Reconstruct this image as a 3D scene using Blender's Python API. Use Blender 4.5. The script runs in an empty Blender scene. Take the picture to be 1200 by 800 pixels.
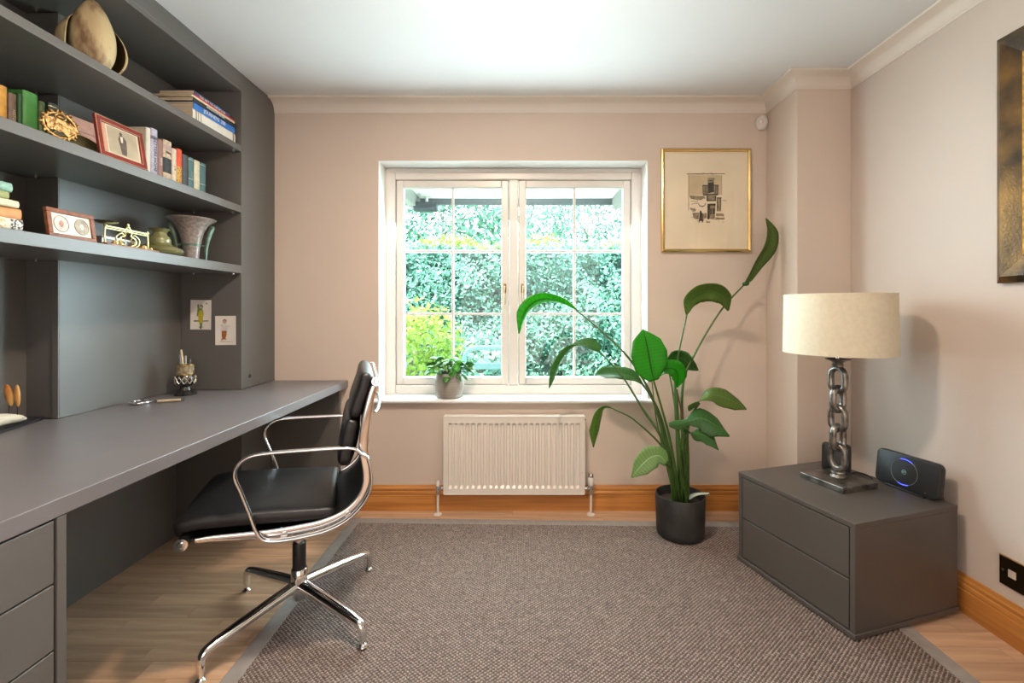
import bpy, math, random
import numpy as np
from mathutils import Vector, Matrix

random.seed(11)
rng = np.random.default_rng(5)
SC = bpy.context.scene
COL = SC.collection
PI = math.pi

# ------------------------------------------------------------------ camera
H, F, CX, CY = 1.158, 533.0, 610.0, 363.0          # eye height, focal length and vanishing point for a 1200x800 frame
cam_data = bpy.data.cameras.new('camera')
cam_data.sensor_width = 36.0
cam_data.lens = 36.0 * F / 1200.0
cam_data.shift_x = (600.0 - CX) / 1200.0
cam_data.shift_y = (CY - 400.0) / 1200.0
cam_data.clip_start = 0.05
cam = bpy.data.objects.new('camera', cam_data)
cam.location = (0, 0, H)
cam.rotation_euler = (PI / 2, 0, 0)
COL.objects.link(cam)
SC.camera = cam

# ------------------------------------------------------------------ world, sun, lamps, exposure
world = bpy.data.worlds.new('sky')
SC.world = world
world.use_nodes = True
bg = world.node_tree.nodes['Background']
bg.inputs[0].default_value = (0.62, 0.84, 1.0, 1)
bg.inputs[1].default_value = 16.0


def lamp(name, kind, loc, energy, color, rot=None, **kw):
    d = bpy.data.lights.new(name, kind)
    d.energy = energy
    d.color = color
    for k, v in kw.items():
        setattr(d, k, v)
    o = bpy.data.objects.new(name, d)
    o.location = loc
    if rot is not None:
        o.rotation_euler = rot
    COL.objects.link(o)
    return o


sun = lamp('sun', 'SUN', (0, 0, 8), 34.0, (1, 0.97, 0.88), angle=0.02)
sun.rotation_euler = Vector((0.30, 0.58, -0.9)).to_track_quat('-Z', 'Y').to_euler()
# unseen lamp aimed up, standing in for flash bounced off the ceiling
lamp('ceiling_bounce_lamp', 'AREA', (-0.05, 0.95, 2.0), 20.0, (1.0, 0.95, 0.9), rot=(PI, 0, 0), shape='DISK', size=0.5)
# added fill lamp behind the camera; the wall there has no doors
lamp('rear_fill_lamp', 'AREA', (0.15, -1.62, 1.25), 27.0, (1.0, 0.93, 0.88), rot=(PI / 2, 0, 0), shape='RECTANGLE', size=2.2, size_y=1.9)
# ceiling downlight in the middle of the room, just above the frame
lamp('ceiling_lamp', 'AREA', (-0.18, 1.22, 2.345), 34.0, (1.0, 0.80, 0.62), rot=(0, 0, 0), shape='DISK', size=0.15)

# added lamp in the window opening, strengthening the daylight from outside
lamp('window_daylight_boost', 'AREA', (-0.043, 2.90, 1.33), 62.0, (0.80, 0.955, 1.0), rot=(-PI / 2 + 0.34, 0, 0), shape='RECTANGLE', size=1.45, size_y=1.28)

vs = SC.view_settings
SC.display_settings.display_device = 'sRGB'
vs.view_transform = 'Standard'
vs.look = 'None'
vs.exposure = 0.0
vs.gamma = 1.0
vs.use_curve_mapping = False


# ------------------------------------------------------------------ helpers
def at(x, y, Y):
    """a point seen at (x, y) of the photograph, standing Y metres away"""
    return Vector(((x - CX) / F * Y, Y, H - (y - CY) / F * Y))


def cr(pts, k=6):
    """Catmull-Rom through points"""
    P = [Vector(p) for p in pts]
    out = []
    n = len(P)
    for i in range(n - 1):
        p0 = P[i - 1] if i > 0 else P[0] * 2 - P[1]
        p1, p2 = P[i], P[i + 1]
        p3 = P[i + 2] if i + 2 < n else P[-1] * 2 - P[-2]
        for j in range(k):
            t = j / k
            out.append(0.5 * ((2 * p1) + (p2 - p0) * t + (2 * p0 - 5 * p1 + 4 * p2 - p3) * t * t
                              + (3 * p1 - p0 - 3 * p2 + p3) * t ** 3))
    out.append(P[-1])
    return out


def link(o, parent=None):
    COL.objects.link(o)
    if parent is not None:
        o.parent = parent
    return o


class MB:
    """collects geometry for ONE mesh object"""

    def __init__(s):
        s.v, s.f, s.m, s.cur, s.uv = [], [], [], 0, None

    def add(s, vs_, fs):
        b = len(s.v)
        s.v += [tuple(p) for p in vs_]
        for f in fs:
            s.f.append(tuple(b + i for i in f))
            s.m.append(s.cur)
        return s

    def box(s, x0, x1, y0, y1, z0, z1, M=None):
        vs_ = [Vector((x, y, z)) for x in (x0, x1) for y in (y0, y1) for z in (z0, z1)]
        if M is not None:
            vs_ = [M @ p for p in vs_]
        return s.add(vs_, [(0, 1, 3, 2), (4, 6, 7, 5), (0, 4, 5, 1), (2, 3, 7, 6), (0, 2, 6, 4), (1, 5, 7, 3)])

    def prism(s, poly, lo, hi, f=lambda a, b, c: (a, b, c)):
        """polygon (a,b) extruded along c; f maps (a,b,c) to space"""
        n = len(poly)
        vs_ = [f(a, b, lo) for a, b in poly] + [f(a, b, hi) for a, b in poly]
        fs = [tuple(reversed(range(n))), tuple(range(n, 2 * n))]
        fs += [(i, (i + 1) % n, n + (i + 1) % n, n + i) for i in range(n)]
        return s.add(vs_, fs)

    def rings(s, rings, cap=True, closed=False):
        n = len(rings[0])
        b = len(s.v)
        vs_ = [p for r in rings for p in r]
        fs = []
        m = len(rings)
        for i in range(m if closed else m - 1):
            a, c = i * n, ((i + 1) % m) * n
            for j in range(n):
                k = (j + 1) % n
                fs.append((a + j, a + k, c + k, c + j))
        if cap and not closed:
            fs.append(tuple(reversed(range(n))))
            fs.append(tuple(range((m - 1) * n, m * n)))
        return s.add(vs_, fs)

    def tube(s, pts, r, n=8, closed=False, cap=True, flat=1.0, up=None):
        P = [Vector(p) for p in pts]
        m = len(P)
        rr = r if isinstance(r, (list, tuple)) else [r] * m
        if len(rr) != m:
            rr = [rr[0] + (rr[-1] - rr[0]) * i / (m - 1) for i in range(m)] if len(rr) == 2 else list(np.interp(np.linspace(0, 1, m), np.linspace(0, 1, len(rr)), rr))
        tang = []
        for i in range(m):
            a = P[i - 1] if (i > 0 or closed) else P[i]
            c = P[(i + 1) % m] if (i < m - 1 or closed) else P[i]
            t = (c - a)
            tang.append(t.normalized() if t.length > 1e-9 else Vector((0, 0, 1)))
        u = Vector(up) if up is not None else (Vector((0, 0, 1)) if abs(tang[0].z) < 0.9 else Vector((1, 0, 0)))
        out = []
        for i in range(m):
            t = tang[i]
            u = u - t * u.dot(t)
            if u.length < 1e-6:
                u = t.orthogonal()
            u.normalize()
            w = t.cross(u)
            out.append([P[i] + (u * math.cos(a) * flat + w * math.sin(a)) * rr[i] for a in [2 * PI * k / n for k in range(n)]])
        return s.rings(out, cap=cap, closed=closed)

    def cyl(s, a, b, r, n=16, r2=None):
        return s.tube([a, b], [r, r if r2 is None else r2], n=n)

    def lathe(s, prof, n=32, c=(0, 0, 0), M=None, ell=1.0):
        """prof: (radius, z) list; closed at the ends when radius is 0"""
        c = Vector(c)
        out = []
        for r, z in prof:
            r = max(r, 1e-5)
            ring = [c + Vector((r * math.cos(2 * PI * k / n), ell * r * math.sin(2 * PI * k / n), z)) for k in range(n)]
            if M is not None:
                ring = [M @ p for p in ring]
            out.append(ring)
        return s.rings(out)

    def ell(s, c, rx, ry, rz, nu=16, nv=10, M=None):
        c = Vector(c)
        out = []
        for i in range(nv + 1):
            t = -PI / 2 + PI * i / nv
            cz, sz = max(math.cos(t), 1e-4), math.sin(t)
            ring = [Vector((rx * cz * math.cos(2 * PI * k / nu), ry * cz * math.sin(2 * PI * k / nu), rz * sz)) for k in range(nu)]
            out.append([c + ((M @ p) if M is not None else p) for p in ring])
        return s.rings(out)

    def sweep2(s, pts, y, hn, hb, p=4, n=12, plane='xz', closed=False):
        """planar curve (x,z) at depth y swept with a superellipse section: hn in the curve's plane, hb across it"""
        P = [Vector((q[0], 0, q[1])) for q in pts]
        m = len(P)
        hn_ = hn if isinstance(hn, list) else [hn] * m
        out = []
        for i in range(m):
            a = P[(i - 1) % m] if (i > 0 or closed) else P[i]
            c = P[(i + 1) % m] if (i < m - 1 or closed) else P[i]
            t = (c - a).normalized()
            nrm = Vector((-t.z, 0, t.x))
            ring = []
            for k in range(n):
                an = 2 * PI * (k + 0.5) / n
                ca, sa = math.cos(an), math.sin(an)
                ring.append(P[i] + Vector((0, y + hb * math.copysign(abs(ca) ** (2 / p), ca), 0))
                            + nrm * (hn_[i] * math.copysign(abs(sa) ** (2 / p), sa)))
            out.append(ring)
        return s.rings(out, closed=closed)

    def build(s, name, mats, parent=None, smooth=None, bevel=0.0, seg=2, kind=None):
        me = bpy.data.meshes.new(name)
        me.from_pydata(s.v, [], s.f)
        mats = mats if isinstance(mats, (list, tuple)) else [mats]
        for m in mats:
            me.materials.append(m)
        if len(mats) > 1:
            me.polygons.foreach_set('material_index', s.m)
        me.validate(clean_customdata=False)
        me.update()
        import bmesh
        bm = bmesh.new()
        bm.from_mesh(me)
        bmesh.ops.recalc_face_normals(bm, faces=bm.faces)
        bm.to_mesh(me)
        bm.free()
        if smooth is not None:
            me.shade_smooth()
            me.set_sharp_from_angle(angle=math.radians(smooth))
        o = bpy.data.objects.new(name, me)
        link(o, parent)
        if bevel:
            b = o.modifiers.new('bevel', 'BEVEL')
            b.width = bevel
            b.segments = seg
            b.limit_method = 'ANGLE'
            b.angle_limit = math.radians(35)
            me.shade_smooth()
            me.set_sharp_from_angle(angle=math.radians(50))
            w = o.modifiers.new('normals', 'WEIGHTED_NORMAL')
            w.keep_sharp = True
        if kind:
            o['kind'] = kind
        return o


def tag(o, label, cat, group=None):
    o['label'] = label
    o['category'] = cat
    if group:
        o['group'] = group
    return o


def thing(name, label, cat, loc=(0, 0, 0), rz=0.0, group=None, rot=None):
    o = bpy.data.objects.new(name, None)
    o.empty_display_size = 0.05
    o.location = loc
    o.rotation_euler = rot if rot is not None else (0, 0, rz)
    COL.objects.link(o)
    return tag(o, label, cat, group)


def structure(name, loc=(0, 0, 0), empty=True):
    o = bpy.data.objects.new(name, None)
    o.empty_display_size = 0.05
    o.location = loc
    COL.objects.link(o)
    o['kind'] = 'structure'
    return o


def text(name, s, size, M, mat_, parent=None, depth=0.0003, sx=1.0, bold=0.0):
    c = bpy.data.curves.new(name, 'FONT')
    c.body = s
    c.size = size
    c.extrude = depth
    c.offset = bold
    c.align_x = 'CENTER'
    c.align_y = 'CENTER'
    c.resolution_u = 3
    c.materials.append(mat_)
    tmp = bpy.data.objects.new(name, c)
    me = bpy.data.meshes.new_from_object(tmp)
    bpy.data.objects.remove(tmp)
    o = bpy.data.objects.new(name, me)
    o.matrix_local = M @ Matrix.Diagonal((sx, 1, 1, 1))
    link(o, parent)
    return o


# ------------------------------------------------------------------ materials
def _new(name):
    m = bpy.data.materials.new(name)
    m.use_nodes = True
    nt = m.node_tree
    return m, nt, nt.nodes['Principled BSDF']


def sock(b, nm, v):
    if nm in b.inputs:
        b.inputs[nm].default_value = v


def mat(name, c, rough=0.5, metal=0.0, var=0.0, scale=8.0, bump=0.0, bscale=60.0, spec=0.5, coat=0.0, trans=0.0, c2=None, stretch=None, rand=0.0, detail=4.0, ramp=(0.35, 0.65), coords='Object', sheen=0.0):
    """procedural paint, metal, cloth...: noise-varied colour and fine relief"""
    m, nt, b = _new(name)
    N, L = nt.nodes, nt.links
    sock(b, 'Roughness', rough)
    sock(b, 'Metallic', metal)
    sock(b, 'Specular IOR Level', spec)
    sock(b, 'Coat Weight', coat)
    sock(b, 'Sheen Weight', sheen)
    c = tuple(c) + (1,)
    tc = N.new('ShaderNodeTexCoord')
    src = tc.outputs[coords]
    if stretch:
        mp = N.new('ShaderNodeMapping')
        mp.inputs['Scale'].default_value = stretch
        L.new(src, mp.inputs[0])
        src = mp.outputs[0]
    col = None
    if var or c2:
        n = N.new('ShaderNodeTexNoise')
        n.inputs['Scale'].default_value = scale
        n.inputs['Detail'].default_value = detail
        L.new(src, n.inputs['Vector'])
        r = N.new('ShaderNodeValToRGB')
        r.color_ramp.elements[0].position, r.color_ramp.elements[1].position = ramp
        lo = c if c2 else tuple(x * (1 - var) for x in c[:3]) + (1,)
        hi = tuple(c2) + (1,) if c2 else tuple(min(1, x * (1 + var)) for x in c[:3]) + (1,)
        r.color_ramp.elements[0].color = lo
        r.color_ramp.elements[1].color = hi
        L.new(n.outputs['Fac'], r.inputs[0])
        col = r.outputs[0]
    else:
        b.inputs['Base Color'].default_value = c
    if rand:
        oi = N.new('ShaderNodeObjectInfo')
        mr = N.new('ShaderNodeMapRange')
        mr.inputs[3].default_value, mr.inputs[4].default_value = 1 - rand, 1 + rand
        L.new(oi.outputs['Random'], mr.inputs[0])
        hs = N.new('ShaderNodeHueSaturation')
        if col is not None:
            L.new(col, hs.inputs['Color'])
        else:
            hs.inputs['Color'].default_value = c
        L.new(mr.outputs[0], hs.inputs['Value'])
        col = hs.outputs[0]
    if col is not None:
        L.new(col, b.inputs['Base Color'])
    if bump:
        n2 = N.new('ShaderNodeTexNoise')
        n2.inputs['Scale'].default_value = bscale
        n2.inputs['Detail'].default_value = 3
        L.new(src, n2.inputs['Vector'])
        bp = N.new('ShaderNodeBump')
        bp.inputs['Strength'].default_value = bump
        bp.inputs['Distance'].default_value = 0.002
        L.new(n2.outputs['Fac'], bp.inputs['Height'])
        L.new(bp.outputs[0], b.inputs['Normal'])
    if trans:
        tr = N.new('ShaderNodeBsdfTranslucent')
        if col is not None:
            L.new(col, tr.inputs[0])
        else:
            tr.inputs[0].default_value = c
        mx = N.new('ShaderNodeMixShader')
        mx.inputs[0].default_value = trans
        L.new(b.outputs[0], mx.inputs[1])
        L.new(tr.outputs[0], mx.inputs[2])
        L.new(mx.outputs[0], N['Material Output'].inputs[0])
    return m


def glass_mat(nm='window_glass', tint=(0.95, 0.985, 0.975, 1)):
    m, nt, b = _new(nm)
    N, L = nt.nodes, nt.links
    N.remove(b)
    t = N.new('ShaderNodeBsdfTransparent')
    t.inputs[0].default_value = tint
    g = N.new('ShaderNodeBsdfGlossy')
    g.inputs['Roughness'].default_value = 0.02
    lw = N.new('ShaderNodeLayerWeight')
    lw.inputs[0].default_value = 0.5
    pw = N.new('ShaderNodeMath')
    pw.operation = 'POWER'
    pw.inputs[1].default_value = 5.0
    L.new(lw.outputs['Facing'], pw.inputs[0])
    fr = N.new('ShaderNodeMapRange')
    fr.inputs[3].default_value, fr.inputs[4].default_value = 0.035, 0.9
    L.new(pw.outputs[0], fr.inputs[0])
    mx = N.new('ShaderNodeMixShader')
    L.new(fr.outputs[0], mx.inputs[0])
    L.new(t.outputs[0], mx.inputs[1])
    L.new(g.outputs[0], mx.inputs[2])
    L.new(mx.outputs[0], N['Material Output'].inputs[0])
    return m


def emit_mat(name, c, s):
    m, nt, b = _new(name)
    b.inputs['Base Color'].default_value = (0, 0, 0, 1)
    sock(b, 'Emission Color', tuple(c) + (1,))
    sock(b, 'Emission Strength', s)
    return m


def weave_mat():
    """colour of the rug's loops (jute) getting darker down between them, by height of the weave"""
    m, nt, b = _new('rug_weave')
    N, L = nt.nodes, nt.links
    g = N.new('ShaderNodeNewGeometry')
    sp = N.new('ShaderNodeSeparateXYZ')
    L.new(g.outputs['Position'], sp.inputs[0])
    mr = N.new('ShaderNodeMapRange')
    mr.inputs[1].default_value, mr.inputs[2].default_value = 0.004, 0.0105
    L.new(sp.outputs['Z'], mr.inputs[0])
    r = N.new('ShaderNodeValToRGB')
    r.color_ramp.elements[0].color = (0.022, 0.014, 0.011, 1)
    r.color_ramp.elements[1].color = (0.40, 0.315, 0.27, 1)
    e = r.color_ramp.elements.new(0.5)
    e.color = (0.115, 0.080, 0.066, 1)
    L.new(mr.outputs[0], r.inputs[0])
    n = N.new('ShaderNodeTexNoise')
    n.inputs['Scale'].default_value = 45
    L.new(g.outputs['Position'], n.inputs['Vector'])
    mr2 = N.new('ShaderNodeMapRange')
    mr2.inputs[3].default_value, mr2.inputs[4].default_value = 0.72, 1.28
    L.new(n.outputs['Fac'], mr2.inputs[0])
    hs = N.new('ShaderNodeHueSaturation')
    L.new(r.outputs[0], hs.inputs['Color'])
    L.new(mr2.outputs[0], hs.inputs['Value'])
    L.new(hs.outputs[0], b.inputs['Base Color'])
    sock(b, 'Roughness', 0.8)
    return m


def leaf_mat(name, c, c2, vein, rough=0.35, trans=0.35):
    """leaf with paler veins running out from the midrib (UV: x across, y along)"""
    m, nt, b = _new(name)
    N, L = nt.nodes, nt.links
    uv = N.new('ShaderNodeUVMap')
    w = N.new('ShaderNodeTexWave')
    w.wave_type = 'BANDS'
    w.bands_direction = 'Y'
    w.inputs['Scale'].default_value = 5.5
    w.inputs['Distortion'].default_value = 0.6
    mp = N.new('ShaderNodeMapping')
    mp.vector_type = 'TEXTURE'
    L.new(uv.outputs[0], w.inputs['Vector'])
    n = N.new('ShaderNodeTexNoise')
    n.inputs['Scale'].default_value = 5
    L.new(uv.outputs[0], n.inputs['Vector'])
    mx = N.new('ShaderNodeMix')
    mx.data_type = 'RGBA'
    mx.inputs[6].default_value = tuple(c) + (1,)
    mx.inputs[7].default_value = tuple(c2) + (1,)
    L.new(n.outputs['Fac'], mx.inputs[0])
    mx2 = N.new('ShaderNodeMix')
    mx2.data_type = 'RGBA'
    L.new(mx.outputs[2], mx2.inputs[6])
    mx2.inputs[7].default_value = tuple(vein) + (1,)
    mu = N.new('ShaderNodeMath')
    mu.operation = 'MULTIPLY'
    mu.inputs[1].default_value = 0.22
    L.new(w.outputs['Fac'], mu.inputs[0])
    sx_ = N.new('ShaderNodeSeparateXYZ')
    L.new(uv.outputs[0], sx_.inputs[0])
    ab = N.new('ShaderNodeMath')
    ab.operation = 'COMPARE'                  # the midrib: a thin line along the middle of the blade
    ab.inputs[1].default_value = 0.5
    ab.inputs[2].default_value = 0.022
    L.new(sx_.outputs['X'], ab.inputs[0])
    ma = N.new('ShaderNodeMath')
    ma.operation = 'MAXIMUM'
    L.new(mu.outputs[0], ma.inputs[0])
    L.new(ab.outputs[0], ma.inputs[1])
    L.new(ma.outputs[0], mx2.inputs[0])
    L.new(mx2.outputs[2], b.inputs['Base Color'])
    bp = N.new('ShaderNodeBump')
    bp.inputs['Strength'].default_value = 0.12
    bp.inputs['Distance'].default_value = 0.002
    L.new(w.outputs['Fac'], bp.inputs['Height'])
    L.new(bp.outputs[0], b.inputs['Normal'])
    sock(b, 'Roughness', rough)
    tr = N.new('ShaderNodeBsdfTranslucent')
    hs = N.new('ShaderNodeHueSaturation')
    hs.inputs['Value'].default_value = 1.9
    hs.inputs['Saturation'].default_value = 1.1
    L.new(mx2.outputs[2], hs.inputs['Color'])
    L.new(hs.outputs[0], tr.inputs[0])
    ms = N.new('ShaderNodeMixShader')
    ms.inputs[0].default_value = trans
    L.new(b.outputs[0], ms.inputs[1])
    L.new(tr.outputs[0], ms.inputs[2])
    L.new(ms.outputs[0], N['Material Output'].inputs[0])
    return m


M = {}
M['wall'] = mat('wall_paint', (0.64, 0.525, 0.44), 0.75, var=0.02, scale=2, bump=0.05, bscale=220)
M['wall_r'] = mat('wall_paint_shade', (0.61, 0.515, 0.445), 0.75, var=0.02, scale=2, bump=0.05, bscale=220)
M['ceiling'] = mat('ceiling_paint', (0.70, 0.70, 0.705), 0.85, var=0.015, scale=2, bump=0.04, bscale=150)
M['cornice'] = mat('cornice_paint', (0.73, 0.65, 0.57), 0.6, var=0.02, scale=3)
M['white'] = mat('white_gloss_paint', (0.74, 0.69, 0.64), 0.3, var=0.02, scale=4)
M['reveal'] = mat('reveal_paint', (0.80, 0.79, 0.77), 0.55, var=0.02, scale=4)
M['radiator'] = mat('radiator_enamel', (0.74, 0.67, 0.60), 0.35, var=0.015, scale=5)
M['grey'] = mat('grey_lacquer', (0.125, 0.118, 0.109), 0.36, var=0.05, scale=3, bump=0.03, bscale=300)
M['grey_top'] = mat('grey_lacquer_top', (0.17, 0.155, 0.158), 0.33, var=0.05, scale=4, bump=0.03, bscale=300)
M['dark'] = mat('dark_gap', (0.012, 0.012, 0.013), 0.6)
M['cab'] = mat('taupe_lacquer', (0.082, 0.069, 0.060), 0.42, var=0.05, scale=3, bump=0.03, bscale=300)
M['pine'] = mat('varnished_pine', (0.42, 0.155, 0.030), 0.35, c2=(0.60, 0.26, 0.065), scale=3.5, stretch=(0.6, 9, 14), detail=6, coat=0.25)
M['pine_r'] = mat('varnished_pine_side', (0.42, 0.155, 0.030), 0.35, c2=(0.60, 0.26, 0.065), scale=3.5, stretch=(9, 0.6, 14), detail=6, coat=0.25)
M['oak'] = mat('floor_oak', (0.45, 0.27, 0.16), 0.42, c2=(0.61, 0.39, 0.25), scale=3.0, stretch=(1.0, 12, 12), detail=7, rand=0.14, bump=0.05, bscale=40)
M['joint'] = mat('floor_joint', (0.12, 0.07, 0.04), 0.8)
M['tape'] = mat('rug_binding_cloth', (0.27, 0.235, 0.215), 0.75, var=0.08, scale=30, bump=0.3, bscale=500)
M['weave'] = weave_mat()
M['leather'] = mat('black_leather', (0.009, 0.009, 0.010), 0.38, var=0.2, scale=6, bump=0.35, bscale=240)
M['sling'] = mat('black_sling', (0.010, 0.010, 0.010), 0.45, bump=0.2, bscale=300)
M['chrome'] = mat('polished_chrome', (0.80, 0.80, 0.81), 0.09, 1.0)
M['alu'] = mat('polished_aluminium', (0.66, 0.66, 0.67), 0.22, 1.0, var=0.05, scale=10)
M['blackplastic'] = mat('black_plastic', (0.014, 0.014, 0.015), 0.42, var=0.1, scale=20)
M['brass'] = mat('aged_brass', (0.62, 0.42, 0.14), 0.28, 1.0, var=0.12, scale=20)
M['handle'] = mat('antique_brass_handle', (0.26, 0.15, 0.055), 0.38, 0.9, var=0.2, scale=60)
M['brass_pale'] = mat('pale_brass', (0.72, 0.64, 0.30), 0.30, 1.0, var=0.15, scale=30)
M['gilt'] = mat('gilt_ornament', (0.34, 0.20, 0.075), 0.4, 1.0, var=0.45, scale=60)
M['iron'] = mat('brushed_pewter', (0.36, 0.34, 0.31), 0.34, 0.9, c2=(0.14, 0.125, 0.11), scale=28, bump=0.3, bscale=90, detail=6)
M['shade'] = mat('cream_shade_linen', (0.86, 0.79, 0.62), 0.85, var=0.03, scale=60, bump=0.2, bscale=500, trans=0.3)
M['paper'] = mat('cream_paper', (0.72, 0.60, 0.44), 0.8, var=0.04, scale=5)
M['paper_white'] = mat('white_paper', (0.74, 0.68, 0.62), 0.8, var=0.05, scale=8)
M['pages'] = mat('book_pages', (0.58, 0.46, 0.31), 0.85, var=0.12, scale=3, stretch=(1, 90, 90))
M['ink'] = mat('printing_ink', (0.045, 0.035, 0.028), 0.8, var=0.3, scale=40)
M['ink_mid'] = mat('printing_ink_grey', (0.22, 0.165, 0.11), 0.8, c2=(0.40, 0.30, 0.19), scale=70)
M['ink_wash'] = mat('printing_wash', (0.60, 0.475, 0.29), 0.8, var=0.08, scale=12)
M['pot'] = mat('dark_planter', (0.030, 0.028, 0.026), 0.55, var=0.25, scale=12, bump=0.25, bscale=90)
M['soil'] = mat('potting_soil', (0.035, 0.022, 0.014), 0.95, var=0.5, scale=80, bump=1.0, bscale=120)
M['stem'] = mat('leaf_stalk', (0.030, 0.070, 0.013), 0.42, c2=(0.065, 0.135, 0.022), scale=6, stretch=(9, 9, 1))
M['stem_dry'] = mat('dry_leaf_stalk', (0.15, 0.075, 0.035), 0.6, var=0.3, scale=15)
M['leaf'] = leaf_mat('leaf_green', (0.030, 0.105, 0.026), (0.050, 0.150, 0.030), (0.085, 0.20, 0.055))
M['leaf_bright'] = leaf_mat('leaf_bright', (0.025, 0.19, 0.008), (0.038, 0.25, 0.013), (0.008, 0.075, 0.004), trans=0.45)
M['leaf_olive'] = leaf_mat('leaf_olive', (0.070, 0.125, 0.022), (0.110, 0.170, 0.030), (0.12, 0.20, 0.05))
M['leaf_pale'] = leaf_mat('leaf_pale', (0.14, 0.24, 0.06), (0.20, 0.30, 0.12), (0.36, 0.48, 0.30))
M['mint'] = mat('sage_plastic', (0.45, 0.55, 0.47), 0.5)
M['glass'] = glass_mat()
M['glass_clear'] = glass_mat('picture_glass', (0.985, 0.985, 0.98, 1))
M['led'] = emit_mat('blue_led', (0.05, 0.07, 1.0), 5.0)
M['ring'] = mat('router_ring', (0.42, 0.41, 0.38), 0.35, 0.6)
M['emblem'] = mat('router_emblem', (0.30, 0.50, 0.52), 0.5)
M['bronze'] = mat('black_nickel', (0.13, 0.10, 0.06), 0.25, 1.0, var=0.1)

# ================================================================== the room
ZC = 2.368                                   # ceiling
XR, XL = 1.709, -1.90                        # right wall, left wall
YB, YO = 2.639, 2.94                         # inner and outer face of the window wall
YF = -1.70                                   # wall behind the camera
WX0, WX1, WZ0, WZ1 = -0.825, 0.738, 0.6235, 2.024   # window opening


def struct(o):
    o['kind'] = 'structure'
    return o


b = MB()
b.box(XL - .2, WX0, YB, YO, -.02, ZC + .1).box(WX1, XR + .2, YB, YO, -.02, ZC + .1)
b.box(WX0, WX1, YB, YO, -.02, WZ0).box(WX0, WX1, YB, YO, WZ1, ZC + .1)
struct(b.build('wall_back', M['wall']))
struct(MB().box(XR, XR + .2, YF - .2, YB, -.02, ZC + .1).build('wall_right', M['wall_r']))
struct(MB().box(XL - .2, XL, YF - .2, YB, -.02, ZC + .1).build('wall_left', M['wall']))
struct(MB().box(XL, XR, YF - .2, YF, -.02, ZC + .1).build('wall_front', M['wall']))
struct(MB().box(1.427, XR, 2.348, YB, 0, ZC).build('wall_pier', M['wall'], bevel=.003))
struct(MB().box(XL - .2, XR + .2, YF - .2, YO, ZC, ZC + .12).build('ceiling', M['ceiling']))

# reveal lining of the window opening
b = MB()
b.box(WX0, WX0 + .004, YB - .001, 2.775, WZ0, WZ1).box(WX1 - .004, WX1, YB - .001, 2.775, WZ0, WZ1)
b.box(WX0, WX1, YB - .001, 2.775, WZ1 - .004, WZ1)
struct(b.build('trim_2', M['reveal']))

# cornice, mitred round the pier
prof = [(0.0, -.070), (.004, -.070), (.006, -.062)]
for k in range(9):
    a = k / 8 * PI / 2
    prof.append((.008 + .058 * (1 - math.cos(a)), -.062 + .052 * math.sin(a)))
prof += [(.068, -.010), (.074, -.008), (.076, 0), (0, 0)]
path = [((-1.4255, YB), (0, -1)), ((1.427, YB), (-1, -1)), ((1.427, 2.348), (-1, -1)), ((XR, 2.348), (-1, -1)), ((XR, YF), (-1, 0))]
rings_ = []
for (px, py), (ox, oy) in path:
    rings_.append([Vector((px + ox * d, py + oy * d, ZC - .0005 + z)) for d, z in prof])
struct(MB().rings(rings_).build('trim_1', M['cornice'], smooth=40))


# skirting boards with a moulded top
def skirting(name, p0, p1, nrm, h=.145, m='pine'):
    pr = [(0, 0), (.018, 0), (.018, .088), (.0145, .090), (.0145, .094), (.017, .097), (.018, .104), (.016, .110), (.012, .113), (.012, .117),
          (.015, .120), (.015, .127), (.011, .133), (.008, .138), (.007, h), (0, h)]
    a, c, n = Vector(p0), Vector(p1), Vector(nrm)
    return struct(MB().rings([[q + n * (d + .0005) + Vector((0, 0, z)) for d, z in pr] for q in (a, c)]).build(name, M[m], smooth=30))


skirting('baseboard_back', (-1.03, YB, 0), (1.4265, YB, 0), (0, -1, 0))
skirting('baseboard_pier', (1.4275, 2.348, 0), (XR - .001, 2.348, 0), (0, -1, 0))
skirting('baseboard_right', (XR, 2.33, 0), (XR, YF, 0), (-1, 0, 0), m='pine_r')
skirting('baseboard_return', (1.427, YB - .02, 0), (1.427, 2.33, 0), (-1, 0, 0), m='pine_r')

# ------------------------------------------------------------------ floor of short oak strips
floor = struct(MB().box(XL - .2, XR + .2, YF - .2, YB, -.10, -.012).build('floor', M['joint']))
strip_meshes = {}


def plank(x0, x1, y0, y1):
    key = (round(x1 - x0, 3), round(y1 - y0, 3))
    if key not in strip_meshes:
        g = .0006
        o = MB().box(g, x1 - x0 - g, g, y1 - y0 - g, -.012, -.0002).build('plank', M['oak'])
        strip_meshes[key] = o.data
    else:
        o = bpy.data.objects.new('plank', strip_meshes[key])
        COL.objects.link(o)
    o.parent = floor
    o.location = (x0, y0, 0)


def planks(x0, x1, y0, y1, w=.0712):
    nrow = int(math.ceil((y1 - y0) / w - 1e-6))
    for i in range(nrow):
        ya = y1 - w * (i + 1)
        x = x0 - random.choice((.05, .2, .35, .5))
        while x < x1 - .01:
            L_ = random.choice((.35, .45, .55, .65))
            a, c = max(x, x0), min(x + L_, x1)
            if c - a > .02:
                plank(a, c, max(ya, y0), ya + w)
            x += L_


planks(-1.76, -.895, .95, 2.639)
planks(-.895, 1.43, 2.425, 2.639)
planks(1.335, 1.709, .70, 1.85)
# floor away from the picture
b = MB()
b.box(XL, -1.762, YF, YB, -.012, 0).box(-1.76, -.896, YF, .949, -.012, -.0004).box(-.894, 1.334, YF, 2.424, -.012, -.0004)
b.box(1.336, XR, YF, .699, -.012, -.0004).box(1.336, XR, 1.851, 2.424, -.012, -.0004).box(1.431, XR, 2.424, YB, -.012, -.0004)
b.build('floor_boards', M['oak'], floor)

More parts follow.
